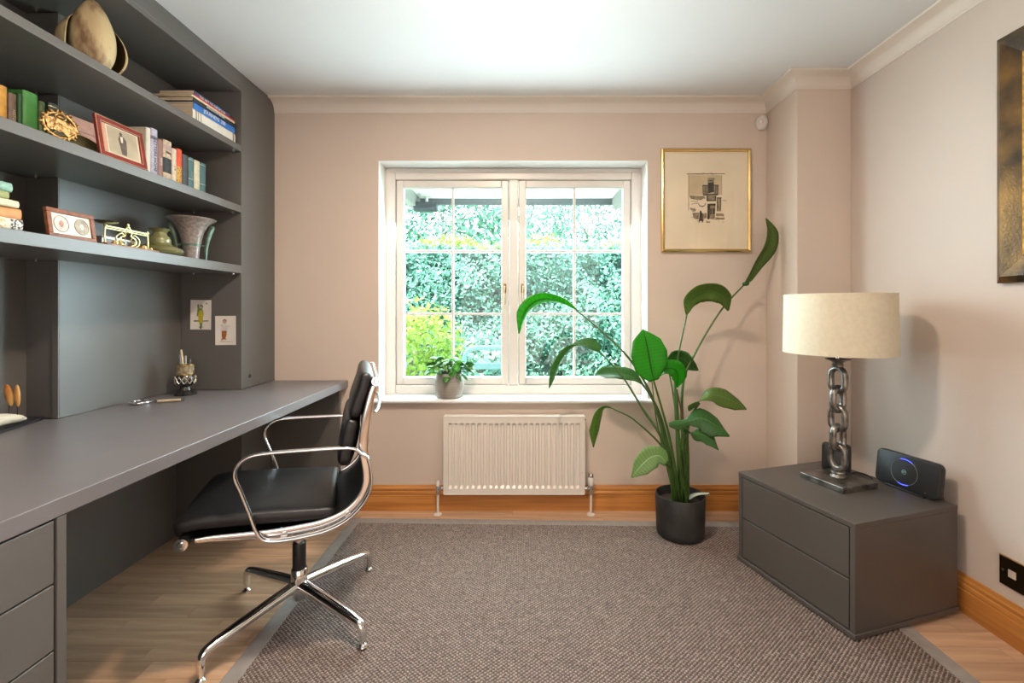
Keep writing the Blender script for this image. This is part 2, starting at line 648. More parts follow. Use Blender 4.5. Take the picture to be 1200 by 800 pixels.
# ------------------------------------------------------------------ the rug
rug = thing('rug', 'large brown loop-weave rug with a plain grey cloth border on the wooden floor', 'rug')
RX0, RX1, RY0 = -.931, 1.421, 0.35
bw = .055


def ry1(x):                                   # far edge, not quite parallel to the wall
    return 2.516 - .024 * (x + .93)


def bordr(p, q, r_, s_):
    return [p, q, r_, s_]


b = MB()
o0, o1 = (RX0, ry1(RX0)), (RX1, ry1(RX1))
i0, i1 = (RX0 + bw, ry1(RX0 + bw) - bw), (RX1 - bw, ry1(RX1 - bw) - bw)
for quad in ([(RX0, RY0), (RX0 + bw, RY0), i0, o0], [o0, i0, i1, o1], [(RX1 - bw, RY0), (RX1, RY0), o1, i1]):
    b.prism(quad, .0006, .0085)
b.build('border', M['tape'], rug, bevel=.002)
sx, sy, sub = .0082, .0072, 2
nx = int((RX1 - RX0 - 2 * bw) / sx * sub)
xs = np.linspace(RX0 + bw, RX1 - bw, nx + 1)
ny = int((2.46 - RY0) / sy * sub)
tt = np.linspace(0, 1, ny + 1)
X, T = np.meshgrid(xs, tt, indexing='ij')
top = 2.516 - .024 * (X + .93) - bw
Y = RY0 + (top - RY0) * T
I, J = np.meshgrid(np.arange(nx + 1), np.arange(ny + 1), indexing='ij')
hgt = .5 + .5 * np.cos(PI * I / sub) * np.cos(PI * J / sub) + rng.normal(0, .10, X.shape)
Z = .0035 + .0075 * np.clip(hgt, 0, 1.1)
X2 = X + rng.normal(0, .0005, X.shape)
co = np.stack([X2, Y + rng.normal(0, .0005, X.shape), Z], -1).reshape(-1, 3).astype(np.float32)
idx = np.arange((nx + 1) * (ny + 1)).reshape(nx + 1, ny + 1)
quads = np.stack([idx[:-1, :-1], idx[1:, :-1], idx[1:, 1:], idx[:-1, 1:]], -1).reshape(-1, 4).astype(np.int32)


def np_mesh(name, co, quads, mats, parent=None, smooth=True, kind=None, mi=None):
    me = bpy.data.meshes.new(name)
    k = quads.shape[1]
    me.vertices.add(len(co))
    me.vertices.foreach_set('co', co.ravel())
    me.loops.add(quads.size)
    me.loops.foreach_set('vertex_index', quads.ravel())
    me.polygons.add(len(quads))
    me.polygons.foreach_set('loop_start', np.arange(0, quads.size, k, dtype=np.int32))
    me.polygons.foreach_set('use_smooth', np.full(len(quads), smooth))
    for m in (mats if isinstance(mats, (list, tuple)) else [mats]):
        me.materials.append(m)
    if mi is not None:
        me.polygons.foreach_set('material_index', mi.astype(np.int32))
    me.update(calc_edges=True)
    o = link(bpy.data.objects.new(name, me), parent)
    if kind:
        o['kind'] = kind
    return o


np_mesh('weave', co, quads, M['weave'], rug, kind='stuff')

# ================================================================== the window
win = structure('window_1')
WY = 2.77
fx0, fx1, fz0, fz1 = WX0, WX1, .6435, WZ1
b = MB()
fw = .062
b.box(fx0, fx0 + fw, WY, WY + .07, fz0, fz1).box(fx1 - fw, fx1, WY, WY + .07, fz0, fz1)
b.box(fx0 + fw, fx1 - fw, WY, WY + .07, fz1 - fw - .01, fz1).box(fx0 + fw, fx1 - fw, WY, WY + .07, fz0, fz0 + .056)
b.build('window_frame', M['white'], win, bevel=.006)
MB().box(-.0715, -.0125, WY - .002, WY + .07, fz0 + .056, fz1 - fw - .01).build('mullion', M['white'], win, bevel=.008)
# trickle vent strip at the head
MB().box(fx0 + .03, fx1 - .03, WY - .012, WY, fz1 - .030, fz1 - .008).build('head_bead', M['white'], win, bevel=.003)

pane_src = {}


def casement(x0, x1, z0, z1, hside):
    st = .044
    y0, y1 = WY + .012, WY + .062
    c = bpy.data.objects.new('casement', None)
    link(c, win)
    b = MB()
    b.box(x0, x0 + st, y0, y1, z0, z1).box(x1 - st, x1, y0, y1, z0, z1)
    b.box(x0 + st, x1 - st, y0, y1, z1 - st, z1).box(x0 + st, x1 - st, y0, y1, z0, z0 + st)
    b.build('sash_frame', M['white'], c, bevel=.005)
    gx0, gx1, gz0, gz1 = x0 + st, x1 - st, z0 + st, z1 - st
    bar = .0072
    mx = (gx0 + gx1) / 2
    b = MB()
    b.box(mx - bar, mx + bar, y0 + .012, y1 - .012, gz0, gz1)
    zz = [gz0 + (gz1 - gz0) * k / 3 for k in range(4)]
    for z in zz[1:3]:
        b.box(gx0, mx - bar, y0 + .012, y1 - .012, z - bar, z + bar).box(mx + bar, gx1, y0 + .012, y1 - .012, z - bar, z + bar)
    b.build('glazing_bars', M['white'], c, bevel=.003)
    for (a, d) in ((gx0, mx - bar), (mx + bar, gx1)):
        for k in range(3):
            lo = zz[k] + (bar if k else 0)
            hi = zz[k + 1] - (bar if k < 2 else 0)
            MB().box(a, d, y0 + .022, y0 + .026, lo, hi).build('pane', M['glass'], c)
    # espagnolette handle
    hx = x1 - st / 2 if hside > 0 else x0 + st / 2
    b = MB()
    b.box(hx - .008, hx + .008, y0 - .006, y0, 1.262, 1.318)
    b.tube([(hx, y0 - .004, 1.296), (hx, y0 - .030, 1.296)], .006, n=10)
    b.tube(cr([(hx, y0 - .030, 1.303), (hx, y0 - .034, 1.285), (hx, y0 - .030, 1.25), (hx, y0 - .026, 1.215), (hx, y0 - .027, 1.19)], 4), [.0065, .006, .005, .0055, .004], n=10, flat=.6)
    b.build('handle', M['handle'], c, smooth=40)
    return c


casement(fx0 + fw + .003, -.0735, fz0 + .058, fz1 - fw - .012, 1)
casement(-.0105, fx1 - fw - .003, fz0 + .058, fz1 - fw - .012, -1)
# sill board with rounded nose
b = MB()
pr = [(2.775, .6435), (2.612, .6435), (2.604, .6415), (2.600, .636), (2.600, .629), (2.604, .624), (2.612, .6236), (2.775, .6236)]
b.prism(pr, WX0 - .0, WX1 + .0, lambda a, c, t: (t, a, c))
sill = b.build('window_sill', M['reveal'], win, smooth=40)
b = MB()
pr2 = [(2.6388, .6435), (2.612, .6435), (2.604, .6415), (2.600, .636), (2.600, .629), (2.604, .624), (2.612, .6236), (2.6388, .6236)]
b.prism(pr2, WX0 - .022, WX0, lambda a, c, t: (t, a, c)).prism(pr2, WX1, WX1 + .022, lambda a, c, t: (t, a, c))
b.build('sill_horn', M['reveal'], win, smooth=40)

# ================================================================== outdoors
M['soffit'] = mat('soffit_paint', (0.85, 0.85, 0.83), 0.6)
M['rafter'] = mat('rafter_paint', (0.22, 0.22, 0.19), 0.6)
M['fascia'] = mat('fascia_paint', (0.10, 0.115, 0.12), 0.5)
M['patio'] = mat('pale_paving', (0.40, 0.40, 0.36), 0.9, var=0.15, scale=4)
M['lawn'] = mat('lawn', (0.10, 0.15, 0.04), 0.9, var=0.3, scale=30)
M['hedge'] = mat('hedge_leaf', (0.035, 0.120, 0.078), 0.4, c2=(0.15, 0.30, 0.22), scale=9, trans=0.3, spec=0.25)
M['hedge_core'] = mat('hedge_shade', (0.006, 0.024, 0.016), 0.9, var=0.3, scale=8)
M['tree'] = mat('tree_leaf', (0.030, 0.105, 0.060), 0.4, c2=(0.09, 0.20, 0.12), scale=5, trans=0.45, spec=0.25)
M['lime'] = mat('lime_leaf', (0.13, 0.23, 0.015), 0.4, c2=(0.27, 0.36, 0.06), scale=7, trans=0.45, spec=0.25)
M['bark'] = mat('bark', (0.16, 0.13, 0.10), 0.9, var=0.4, scale=20)
M['teal_paint'] = mat('bench_paint', (0.110, 0.220, 0.209), 0.5)

struct(MB().box(-7, 7, YO, 5.4, -.2, -.05).build('ground_paving', M['patio']))
struct(MB().box(-9, 9, 5.4, 16, -.2, -.04).build('ground_lawn', M['lawn']))

ov = structure('roof_overhang')
MB().box(-3.2, 3.2, YO, 3.66, 2.055, 2.10).build('soffit_board', M['soffit'], ov)
MB().box(-3.2, 3.2, 3.66, 3.69, 2.005, 2.16).build('fascia_board', M['fascia'], ov)
for x0 in (-.865, .735):
    b = MB()
    b.prism([(YO, 2.055), (YO, 1.93), (3.655, 1.965), (3.655, 2.055)], x0, x0 + .06, lambda a, c, t: (t, a, c))
    b.build('rafter_foot', M['rafter'], ov, bevel=.004)

sl = thing('security_light', 'grey security floodlight fixed under the eaves outside the window', 'light', (-.735, 3.56, 2.0))
MB().box(-.10, .09, -.06, .04, -.075, -.005).build('lamp_body', mat('lamp_casing', (.02, .028, .032), .4, var=.3, scale=20), sl, bevel=.02)
MB().box(-.085, .075, -.064, -.058, -.062, -.018).build('lens', mat('lamp_lens', (.05, .065, .075), .12), sl, bevel=.004)
MB().tube([(0, 0, -.01), (0, 0, .054)], .012, n=10).box(-.04, .04, -.03, .03, .040, .054).build('bracket', M['soffit'], sl)


def leaf_cloud(name, pts, nrm, size, m, parent, spread=1.0, aspect=.55):
    """many small bent leaves, as ONE part"""
    n = len(pts)
    d = nrm + rng.normal(0, .55 * spread, (n, 3))
    d /= np.linalg.norm(d, axis=1, keepdims=True) + 1e-9
    r = rng.normal(0, 1, (n, 3))
    u = np.cross(d, r)
    u /= np.linalg.norm(u, axis=1, keepdims=True) + 1e-9
    v = np.cross(d, u)
    s = size * rng.uniform(.65, 1.35, (n, 1))
    a = pts + u * s
    c = pts - u * s
    bb = pts + v * s * aspect + d * s * .18
    e = pts - v * s * aspect + d * s * .18
    co = np.stack([a, bb, c, e], 1).reshape(-1, 3).astype(np.float32)
    q = np.arange(4 * n, dtype=np.int32).reshape(-1, 4)
    return np_mesh(name, co, q, m, parent, smooth=False, kind='stuff')


def wavy(x, z, a=1.0):
    return a * (.10 * np.sin(3.1 * x + 1.7 * z) + .08 * np.sin(6.3 * z - 2.2 * x) + .05 * np.sin(13 * x + 9 * z))


# clipped hedge
hedge = thing('hedge', 'tall clipped dark green hedge across the garden behind the window', 'hedge', (0, 0, 0))
n = 34000
x = rng.uniform(-2.6, 2.6, n)
z = rng.uniform(-.05, 2.02, n)
p = np.stack([x, 6.0 + wavy(x, z) + rng.normal(0, .05, n), z], 1)
leaf_cloud('foliage', p, np.tile([0, -.8, .5], (n, 1)), .027, M['hedge'], hedge)
n2 = 3600
x = rng.uniform(-2.6, 2.6, n2)
p = np.stack([x, rng.uniform(5.95, 6.7, n2), 2.0 + .06 * np.sin(5 * x) + np.abs(rng.normal(0, .05, n2))], 1)
leaf_cloud('top_growth', p, np.tile([0, -.3, 1], (n2, 1)), .028, M['lime'], hedge)
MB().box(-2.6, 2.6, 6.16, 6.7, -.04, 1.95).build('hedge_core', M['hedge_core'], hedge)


def tree(name, label, x, y, zc, rx, rz, n, size, m, group=None, cat='tree', dens=1.0, ry=None):
    t = thing(name, label, cat, (x, y, -.04), group=group)
    u = rng.normal(0, 1, (n, 3))
    u /= np.linalg.norm(u, axis=1, keepdims=True)
    rad = rng.uniform(.45, 1.0, (n, 1)) ** .6
    lump = 1 + .18 * np.sin(5 * u[:, :1] + 2) * np.cos(6 * u[:, 2:3] + x) + .10 * np.sin(11 * u[:, 1:2] + 9 * u[:, 2:3])
    p = u * rad * lump * np.array([rx, ry or rx, rz]) + np.array([0, 0, zc])
    leaf_cloud('foliage', p, u * np.array([1, 1, .6]) + np.array([0, -.35, .45]), size, m, t)
    b = MB()
    b.tube(cr([(0, 0, 0), (.03, .02, zc * .4), (-.03, 0, zc * .8), (.02, 0, zc + rz * .5)], 4), [.05 * rx + .02, .012], n=8)
    for k in range(5):
        a = k * 2.4 + x
        h0 = zc - rz * .5 + rz * .2 * k
        b.tube(cr([(0, 0, h0), (.35 * rx * math.cos(a), .35 * rx * math.sin(a), h0 + .25 * rz), (.75 * rx * math.cos(a), .75 * rx * math.sin(a), h0 + .4 * rz)], 4), [.015 * rx + .006, .004], n=6)
    b.build('trunk', M['bark'], t, smooth=50)
    return t


tree('shrub', 'lime yellow bushy shrub seen through the lower left window panes', -1.10, 4.75, .66, .52, .60, 2600, .034, M['lime'], cat='shrub')
tree('shrub', 'mid green leafy shrub behind the lime yellow one in the left casement', -.45, 5.25, .45, .36, .50, 1500, .036, M['hedge'], cat='shrub')
tree('tree', 'bushy green tree filling the left casement above the hedge', -1.35, 7.9, 2.35, 1.6, 1.4, 9000, .043, M['tree'], ry=.75)
tree('tree', 'airy pale tree with bare twigs above the hedge in the right casement', 1.48, 9.9, 3.25, 1.35, 1.5, 3600, .045, M['tree'], ry=.7)
tree('tree', 'sparse light green tree behind the window mullion', .20, 11.9, 3.6, 1.6, 1.7, 3800, .055, M['tree'], ry=.8)

ch = thing('garden_chair', 'teal garden seat with a curved top rail outside the left casement', 'garden chair', (-.28, 4.2, -.05))
cx0, cx1 = -.24, .22
b = MB()
b.tube(cr([(cx0, 0, 0), (cx0, 0, .45), (cx0, 0, .74), (cx0 + .03, 0, .825), (cx0 + .10, 0, .855), (0, 0, .86), (cx1 - .10, 0, .855), (cx1 - .03, 0, .825), (cx1, 0, .74), (cx1, 0, .45), (cx1, 0, 0)], 5), .022, n=10)
b.build('back_hoop', M['teal_paint'], ch, smooth=50)
MB().box(cx0, cx1, -.012, .012, .66, .72).build('back_slat', M['teal_paint'], ch, bevel=.006)
MB().box(cx0, cx1, -.012, .012, .52, .56).build('back_slat', M['teal_paint'], ch, bevel=.006)
MB().box(cx0, cx1, .0, .42, .40, .43).build('seat', M['teal_paint'], ch, bevel=.01)
for x0 in (cx0, cx1):
    MB().tube([(x0, .40, 0), (x0, .40, .42)], .018, n=8).build('leg', M['teal_paint'], ch)

# ================================================================== built-in bookcase, desk, drawers
XS, XB, XD = -1.426, -1.735, -1.86            # shelf fronts, right back panel, deeper left back panel
YE, YS, YP = .30, 1.712, 2.324                # near end, step in the back panel, end panel
ZD = .75
G = M['grey']
bk = thing('bookcase', 'built-in dark grey bookcase with open shelves above the desk', 'bookcase', (0, 0, 0))
MB().box(XD - .02, XB, YS, YB - .001, ZD + .001, ZC - .001).build('back_panel', G, bk)
MB().box(XD - .02, XD, YE, YS - .0005, ZD + .001, ZC - .001).build('back_panel', G, bk)
MB().box(XB - .022, XB, YS - .006, YS - .0005, ZD + .001, 2.272).build('edge_strip', G, bk, bevel=.001)
MB().box(XB + .0005, XS, YP, YB - .001, ZD + .001, ZC - .001).build('end_pillar', G, bk, bevel=.0015)
MB().box(XD, XS, YE - .02, YE - .0005, ZD + .001, ZC - .001).build('near_end_panel', G, bk)
shape = [(XS, YE), (XS, YP - .0005), (XB + .0005, YP - .0005), (XB + .0005, YS - .0065), (XD + .0005, YS - .0065), (XD + .0005, YE)]
for z1, th in ((1.385, .041), (1.690, .036), (1.996, .031)):
    MB().prism(shape, z1 - th, z1).build('shelf', G, bk, bevel=.0015)
MB().prism(shape, 2.273, 2.291).build('top_panel', G, bk)
MB().box(XS - .020, XS + .002, YE, YP, 2.291, 2.317).build('top_rail', G, bk, bevel=.001)
MB().box(XS - .022, XS - .001, YE, YP, 2.318, ZC - .001).build('top_fascia', G, bk)
# chrome shelf pins and one cover cap
for z in (1.344, 1.654, 1.965, 2.273):
    for (x, y) in ((-1.46, 2.31), (-1.66, 2.31), (-1.80, 1.69)):
        MB().cyl((x, y, z - .006), (x, y, z - .0002), .0055, 10).build('shelf_pin', M['chrome'], bk, smooth=40)
MB().cyl((XS, 2.395, .81), (XS + .002, 2.395, .81), .010, 14).build('cover_cap', M['dark'], bk)

desk = thing('desk', 'long grey built-in desk top running under the bookcase to the window wall', 'desk', (0, 0, 0))
poly = [(-1.0, YE), (-1.0, YB - .002), (XS + .001, YB - .002), (XS + .001, YP - .001), (XB + .001, YP - .001), (XB + .001, YS - .007), (XD + .001, YS - .007), (XD + .001, YE)]
MB().prism(poly, ZD - .040, ZD).build('worktop', M['grey_top'], desk, bevel=.0018)
MB().box(-1.79, -1.762, .95, YP, 0.0005, ZD - .041).build('knee_hole_panel', G, desk)
MB().box(-1.7615, XS - .02, YP, YP + .02, 0.0005, ZD - .041).build('end_panel', G, desk)
MB().box(XS - .0195, XS, YP - .0, YB - .024, 0.0005, ZD - .041).build('end_return', G, desk)
MB().box(XS + .0005, -1.035, YB - .04, YB - .020, 0.0005, ZD - .041).build('wall_panel', G, desk)

ped = thing('drawer_pedestal', 'grey drawer unit under the near end of the desk, bottom left', 'drawers', (0, 0, 0))
b = MB()
b.box(-1.74, -1.024, .36, .981, .05, ZD - .042).box(-1.70, -1.06, .36, .98, .0005, .05)
b.build('carcass', M['dark'], ped)
MB().box(-1.74, -1.0, .982, 1.002, .0005, ZD - .0415).build('side_panel', G, ped, bevel=.001)
MB().box(-1.74, -1.0, .335, .355, .0005, ZD - .0415).build('side_panel', G, ped, bevel=.001)
for z0, z1 in ((.571, .705), (.428, .567), (.285, .424), (.062, .281)):
    MB().box(-1.023, -1.003, .359, .978, z0, z1).build('drawer', G, ped, bevel=.0015)

# ================================================================== office chair
oc = thing('office_chair', 'black leather soft-pad office chair with polished chrome frame on a four-star base', 'chair', (-.8325, 1.7115, 0), rot=(0, 0, math.radians(200)))
CHR, AL, LE = M['chrome'], M['alu'], M['leather']
zf = .009
for k, zz in enumerate((0.0, 0.0085, 0.0085, 0.0)):
    a = math.radians(41) + k * PI / 2
    c, s = math.cos(a), math.sin(a)
    g0 = [0.0, 0.0120, 0.0120, 0.0][k]
    g0 = {0: 0.0, 1: .0120, 2: .0120, 3: 0.0}[k]
    R_ = .338
    pts = cr([(c * .018, s * .018, .128), (c * .12, s * .12, .117), (c * .24, s * .24, .102), (c * (R_ - .030), s * (R_ - .030), .092),
              (c * (R_ - .008), s * (R_ - .008), .082), (c * R_, s * R_, .060), (c * R_, s * R_, .030)], 5)
    lg = MB().tube(pts, [.023, .0215, .0195, .0165, .0155, .0145, .0125], n=14, flat=.85).build('leg', CHR, oc, smooth=60)
    MB().lathe([(0, g0 + .0005), (.015, g0 + .0005), (.0165, g0 + .004), (.013, g0 + .010), (.006, g0 + .014), (.006, .032), (0, .032)], 16, (c * R_, s * R_, 0)).build('glide', CHR, lg, smooth=40)
MB().lathe([(0, .075), (.022, .075), (.029, .085), (.031, .11), (.0295, .14), (.0285, .186), (.026, .189), (0, .189)], 24).build('hub', CHR, oc, smooth=40)
MB().lathe([(0, .189), (.0235, .189), (.0235, .283), (.022, .286), (0, .286)], 24).build('column_sleeve', M['blackplastic'], oc, smooth=40)
MB().lathe([(0, .286), (.016, .286), (.016, .40), (0, .40)], 20).build('gas_column', CHR, oc, smooth=40)
# side profile of the sling
prof_pts = [(.300, .444), (.24, .446), (.16, .440), (.06, .4335), (-.03, .434), (-.10, .441), (-.165, .463), (-.212, .503), (-.235, .555), (-.2345, .61), (-.224, .68), (-.232, .77), (-.250, .86), (-.266, .911)]
pp = [(p.x, p.z) for p in cr([(u, 0, z) for u, z in prof_pts], 5)]
MB().sweep2(pp, 0, .0035, .222, p=8, n=16).build('sling', M['sling'], oc, smooth=50)
for v in (-.2285, .2285):
    n_ = len(pp)
    MB().sweep2(pp[3:-2], v, [.0085 + .007 * min(1, 4 * k / n_, 4 * (n_ - k) / n_) for k in range(n_ - 5)], .0062, p=3, n=12).build('side_rail', CHR, oc, smooth=50)
    # flat-oval arm loop
    sg = 1 if v > 0 else -1
    arm = [(-.2150, .668), (-.195, .687), (-.15, .694), (-.05, .698), (.06, .700), (.118, .694), (.150, .668), (.157, .634), (.140, .585), (.118, .52), (.100, .462), (.078, .427), (.035, .416),
           (-.04, .417), (-.11, .426), (-.175, .453), (-.224, .500), (-.249, .555), (-.248, .612), (-.236, .655)]
    ap = cr([(u, 0, z) for u, z in arm], 5)
    MB().sweep2([(p.x, p.z) for p in ap], v + sg * .022, .0058, .0105, p=2.2, n=14, closed=True).build('armrest', CHR, oc, smooth=60)
    for (u, z) in ((.02, .424), (-.175, .462)):
        MB().cyl((u, v + sg * .004, z), (u, v + sg * .014, z), .0095, 14).build('arm_bolt', AL, oc, smooth=40)


def pad(pts, th, hw, p=5.5, n=36, endp=3.6, ends=7, puff=0.0):
    """upholstered pad: superellipse section along a curve (u,z), closing in rounded ends"""
    P = [Vector((q[0], 0, q[1])) for q in pts]
    m = len(P)
    L_ = [0]
    for i in range(1, m):
        L_.append(L_[-1] + (P[i] - P[i - 1]).length)
    tot = L_[-1]
    stations = []
    er = th * .5
    for k in range(ends + 1):
        a = PI / 2 * k / ends
        stations.append((er * (1 - math.cos(a) ** (2 / endp)) if False else er * (1 - math.sin(PI / 2 - a) ** 1.0), math.sin(a) ** (2 / endp) if a > 0 else 0.02))
    mid = [(er + (tot - 2 * er) * k / 14, 1.0) for k in range(1, 14)]
    st_ = stations + mid + [(tot - d, s) for d, s in reversed(stations)]
    out = []
    for d, s in st_:
        i = 0
        while i < m - 2 and L_[i + 1] < d:
            i += 1
        f = (d - L_[i]) / max(1e-6, L_[i + 1] - L_[i])
        c = P[i].lerp(P[i + 1], f)
        t = (P[i + 1] - P[i]).normalized()
        nr = Vector((-t.z, 0, t.x))
        ring = []
        for k in range(n):
            an = 2 * PI * (k + .5) / n
            ca, sa = math.cos(an), math.sin(an)
            bx = math.copysign(abs(ca) ** (2 / p), ca)
            nz = math.copysign(abs(sa) ** (2 / p), sa)
            w = hw - (1 - s) * th * .45
            pf = puff * (1 - abs(bx) ** 2) * math.sin(PI * d / tot) * (1 if sa < 0 else 0)
            ring.append(c + Vector((0, bx * w, 0)) + nr * (nz * th / 2 * s - pf))
        out.append(ring)
    return MB().rings(out)


def smooth_pts(l, k=6):
    return [(p.x, p.z) for p in cr([(u, 0, z) for u, z in l], k)]


def piping(pts, off, hw, r=.0022):
    return None


# the curves run front-to-back / top-to-bottom so that the sitter's side is the -normal side
seat = pad(smooth_pts([(.330, .482), (.27, .491), (.18, .487), (.09, .481), (0, .474), (-.08, .468), (-.132, .466)]), .052, .224, puff=.014).build('seat_cushion', LE, oc, smooth=60)
up = pad(smooth_pts([(-.2375, .938), (-.224, .88), (-.207, .83), (-.1935, .783)]), .050, .222, puff=.012).build('upper_back_cushion', LE, oc, smooth=60)
lo = pad(smooth_pts([(-.190, .779), (-.178, .73), (-.170, .68), (-.160, .620)]), .054, .222, puff=.014).build('lower_back_cushion', LE, oc, smooth=60)
for nm, z, u, r in (('back_tube', .911, -.266, .0145), ('front_tube', .444, .300, .0175)):
    t_ = MB().cyl((u, -.236, z), (u, .236, z), r, 20).build(nm, M['sling'] if nm == 'front_tube' else CHR, oc, smooth=40)
    for sg in (-1, 1):
        MB().cyl((u, sg * .236, z), (u, sg * .246, z), r * 1.08, 20).tube([(u, sg * .246, z), (u, sg * .249, z)], [r * .62, r * .45], n=16).build('end_cap', CHR, t_, smooth=40)
# seat spreader (antler) on the column and brace behind the back
b = MB()
b.box(-.075, .075, -.045, .045, .388, .415)
for sg in (-1, 1):
    for u in (.05, -.05):
        b.tube(cr([(u, sg * .03, .402), (u * 1.3, sg * .12, .408), (u * 1.6, sg * .225, .430)], 4), [.018, .010], n=10, flat=.7)
b.build('seat_spreader', AL, oc, smooth=50)
b = MB()
b.tube(cr([(-.262, -.22, .80), (-.274, -.18, .805), (-.284, -.08, .812), (-.286, 0, .815), (-.284, .08, .812), (-.274, .18, .805), (-.262, .22, .80)], 5), .006, n=10, flat=.7)
b.build('back_brace', AL, oc, smooth=50)

# ================================================================== books
BM = {}


def bmat(name, c, rough=.55, **k):
    if name not in BM:
        BM[name] = mat('book_' + name, c, rough, var=k.pop('var', .12), scale=k.pop('scale', 40), **k)
    return BM[name]


def book(label, loc, size, m, rot=(0, 0, 0), group=None, title=None, tcol=None, bands=(), paperback=True, tsize=.6, panel=None, trot=True, name='book'):
    """spine at x=0 facing +X; size = depth, thickness, height"""
    d, t, h = size
    o = thing(name, label, 'book', loc, group=group, rot=rot)
    ov = 0 if paperback else .003
    ct = .0012 if paperback else .0024
    b = MB()
    # one wrap: back board, rounded spine, front board
    seg = 6
    outer = [(-d, -t / 2)] + [(-.004 + .004 * math.cos(a) + (0 if paperback else .002 * math.cos(a)), t / 2 * math.sin(a)) for a in [(-PI / 2 + PI * k / seg) for k in range(seg + 1)]] + [(-d, t / 2)]
    inner = [(-d, t / 2 - ct)] + [(-.004 - ct + .003 * math.cos(a), (t / 2 - ct) * math.sin(a)) for a in [(PI / 2 - PI * k / seg) for k in range(seg + 1)]] + [(-d, -t / 2 + ct)]
    b.prism(outer + inner, 0, h)
    b.build('cover', m, o, smooth=35)
    MB().box(-d + .002 + ov, -.005, -t / 2 + ct + .0002, t / 2 - ct - .0002, ov + .0004, h - ov - .0006).build('pages', M['pages'], o)
    for z0, z1, c in bands:
        xs_ = [(.0006 + .002 * (0 if paperback else 1) + .0004, 0)]
        q = MB()
        ring = [(-.004 + (.0045 + (0 if paperback else .002)) * math.cos(a), (t / 2 + .0003) * math.sin(a)) for a in [(-PI / 2 + PI * k / seg) for k in range(seg + 1)]]
        ring2 = [(x - .001, y * .97) for x, y in reversed(ring)]
        q.prism(ring + ring2, h * z0, h * z1)
        q.build('spine_label', c, o, smooth=35)
    if title:
        xq = .0012 + (0 if paperback else .0022)
        if trot:
            Mx = Matrix(((0, 0, 1, xq), (0, 1, 0, 0), (-1, 0, 0, h * .52), (0, 0, 0, 1)))
        else:
            Mx = Matrix(((0, 0, 1, xq), (1, 0, 0, 0), (0, 1, 0, h * .74), (0, 0, 0, 1)))
        text('spine_lettering', title, min(t * tsize, .03), Mx, tcol or M['paper_white'], o)
    return o


FLAT = (PI / 2, 0, 0)
# --- flat stack at the right end of the top shelf (spines to the room)
gs = 'books lying flat on the top shelf'
z = 1.9965
c_white = bmat('white', (.72, .66, .58), var=.05)
c_black = bmat('black', (.02, .02, .022))
ink_w = mat('spine_ink_white', (.78, .75, .70), .6)
ink_g = mat('spine_ink_gold', (.62, .52, .28), .4, .4)
ink_k = mat('spine_ink_dark', (.03, .03, .035), .6)
stack = [
    # label, depth, thick, height(along Y), x of spine, far end y, material, kwargs
    ('thick white book at the bottom of the flat stack on the top shelf', .205, .056, .300, -1.452, 2.316, c_white, dict(bands=((.915, .94, M['ink_mid']), (.875, .89, M['ink_mid']), (.82, .835, M['ink_mid']), (.035, .07, M['ink_mid'])))),
    ('bright blue paperback lying on the thick white book', .215, .030, .290, -1.450, 2.308, bmat('blue', (.03, .16, .50)), dict(title='JOURNEYS  200', tcol=ink_w, tsize=.75)),
    ('thin black book with white spine lettering lying above the blue one', .230, .017, .305, -1.446, 2.316, c_black, dict(title='AN ILLUSTRATED HISTORY', tcol=ink_w, tsize=.62)),
    ('cream covered flat book with pale page edges near the top of the flat stack', .280, .010, .300, -1.448, 2.305, bmat('cream', (.70, .60, .40)), {}),
    ('red spined thin book lying third down the flat stack', .200, .009, .285, -1.452, 2.312, bmat('scarlet', (.62, .02, .025)), {}),
    ('slate blue paperback with a bright blue end lying on top of the flat stack', .160, .030, .255, -1.475, 2.312, bmat('slateblue', (.09, .10, .22)), dict(title='THE ART OF THE HOUSE', tcol=ink_w, tsize=.55, bands=((.30, .42, bmat('cyan', (.02, .30, .75))),))),
]
for i, (lab, d, t, h, xs_, ye, m_, kw) in enumerate(stack):
    book(lab, (xs_, ye, z + t / 2), (d, t, h), m_, rot=FLAT, group=gs, **kw)
    z += t + .0006

# --- upright books on the middle shelf, right of the frame
gu = 'upright books on the middle shelf'
ZB = 1.6905


def upright(y0, y1, h, lab, m_, d=.13, xs_=-1.53, lean=0.0, **kw):
    book(lab, (xs_, (y0 + y1) / 2, ZB), (d, (y1 - y0) - .0015, h), m_, rot=(lean, 0, 0), group=gu, **kw)


def yb(x, X=-1.53):
    return -X * F / (610 - x)


tealc = bmat('teal', (.07, .15, .15))
teald = bmat('dark_teal', (.045, .095, .105))
upright(yb(171.5), yb(177.4), .216, 'tall pale grey book directly right of the red framed photograph', bmat('pale_grey', (.62, .56, .47), var=.04), d=.19)
upright(yb(177.6), yb(185.6), .224, 'lavender paperback with dark lettering on the middle shelf', bmat('lavender', (.42, .38, .47)), title='LETTERS HOME', tcol=ink_k, tsize=.6, bands=((.80, .86, bmat('dklav', (.15, .11, .16))),))
upright(yb(185.8), yb(191.7), .190, 'dusty brown paperback between the lavender and the black banded book', bmat('dusty_brown', (.27, .14, .11)), title='ESSAYS', tcol=ink_w, tsize=.4)
upright(yb(191.9), yb(202.0), .201, 'tan book with a black band on its spine', bmat('tan', (.50, .36, .24), scale=60, var=.3), title='1066', tcol=ink_k, trot=False, tsize=.35, bands=((.30, .62, c_black), (.80, .90, bmat('pinkish', (.42, .28, .26)))))
upright(yb(202.2), yb(207.6), .179, 'slim cream paperback left of the orange red one', bmat('cream2', (.62, .50, .38)), title='a life', tcol=ink_k, tsize=.45)
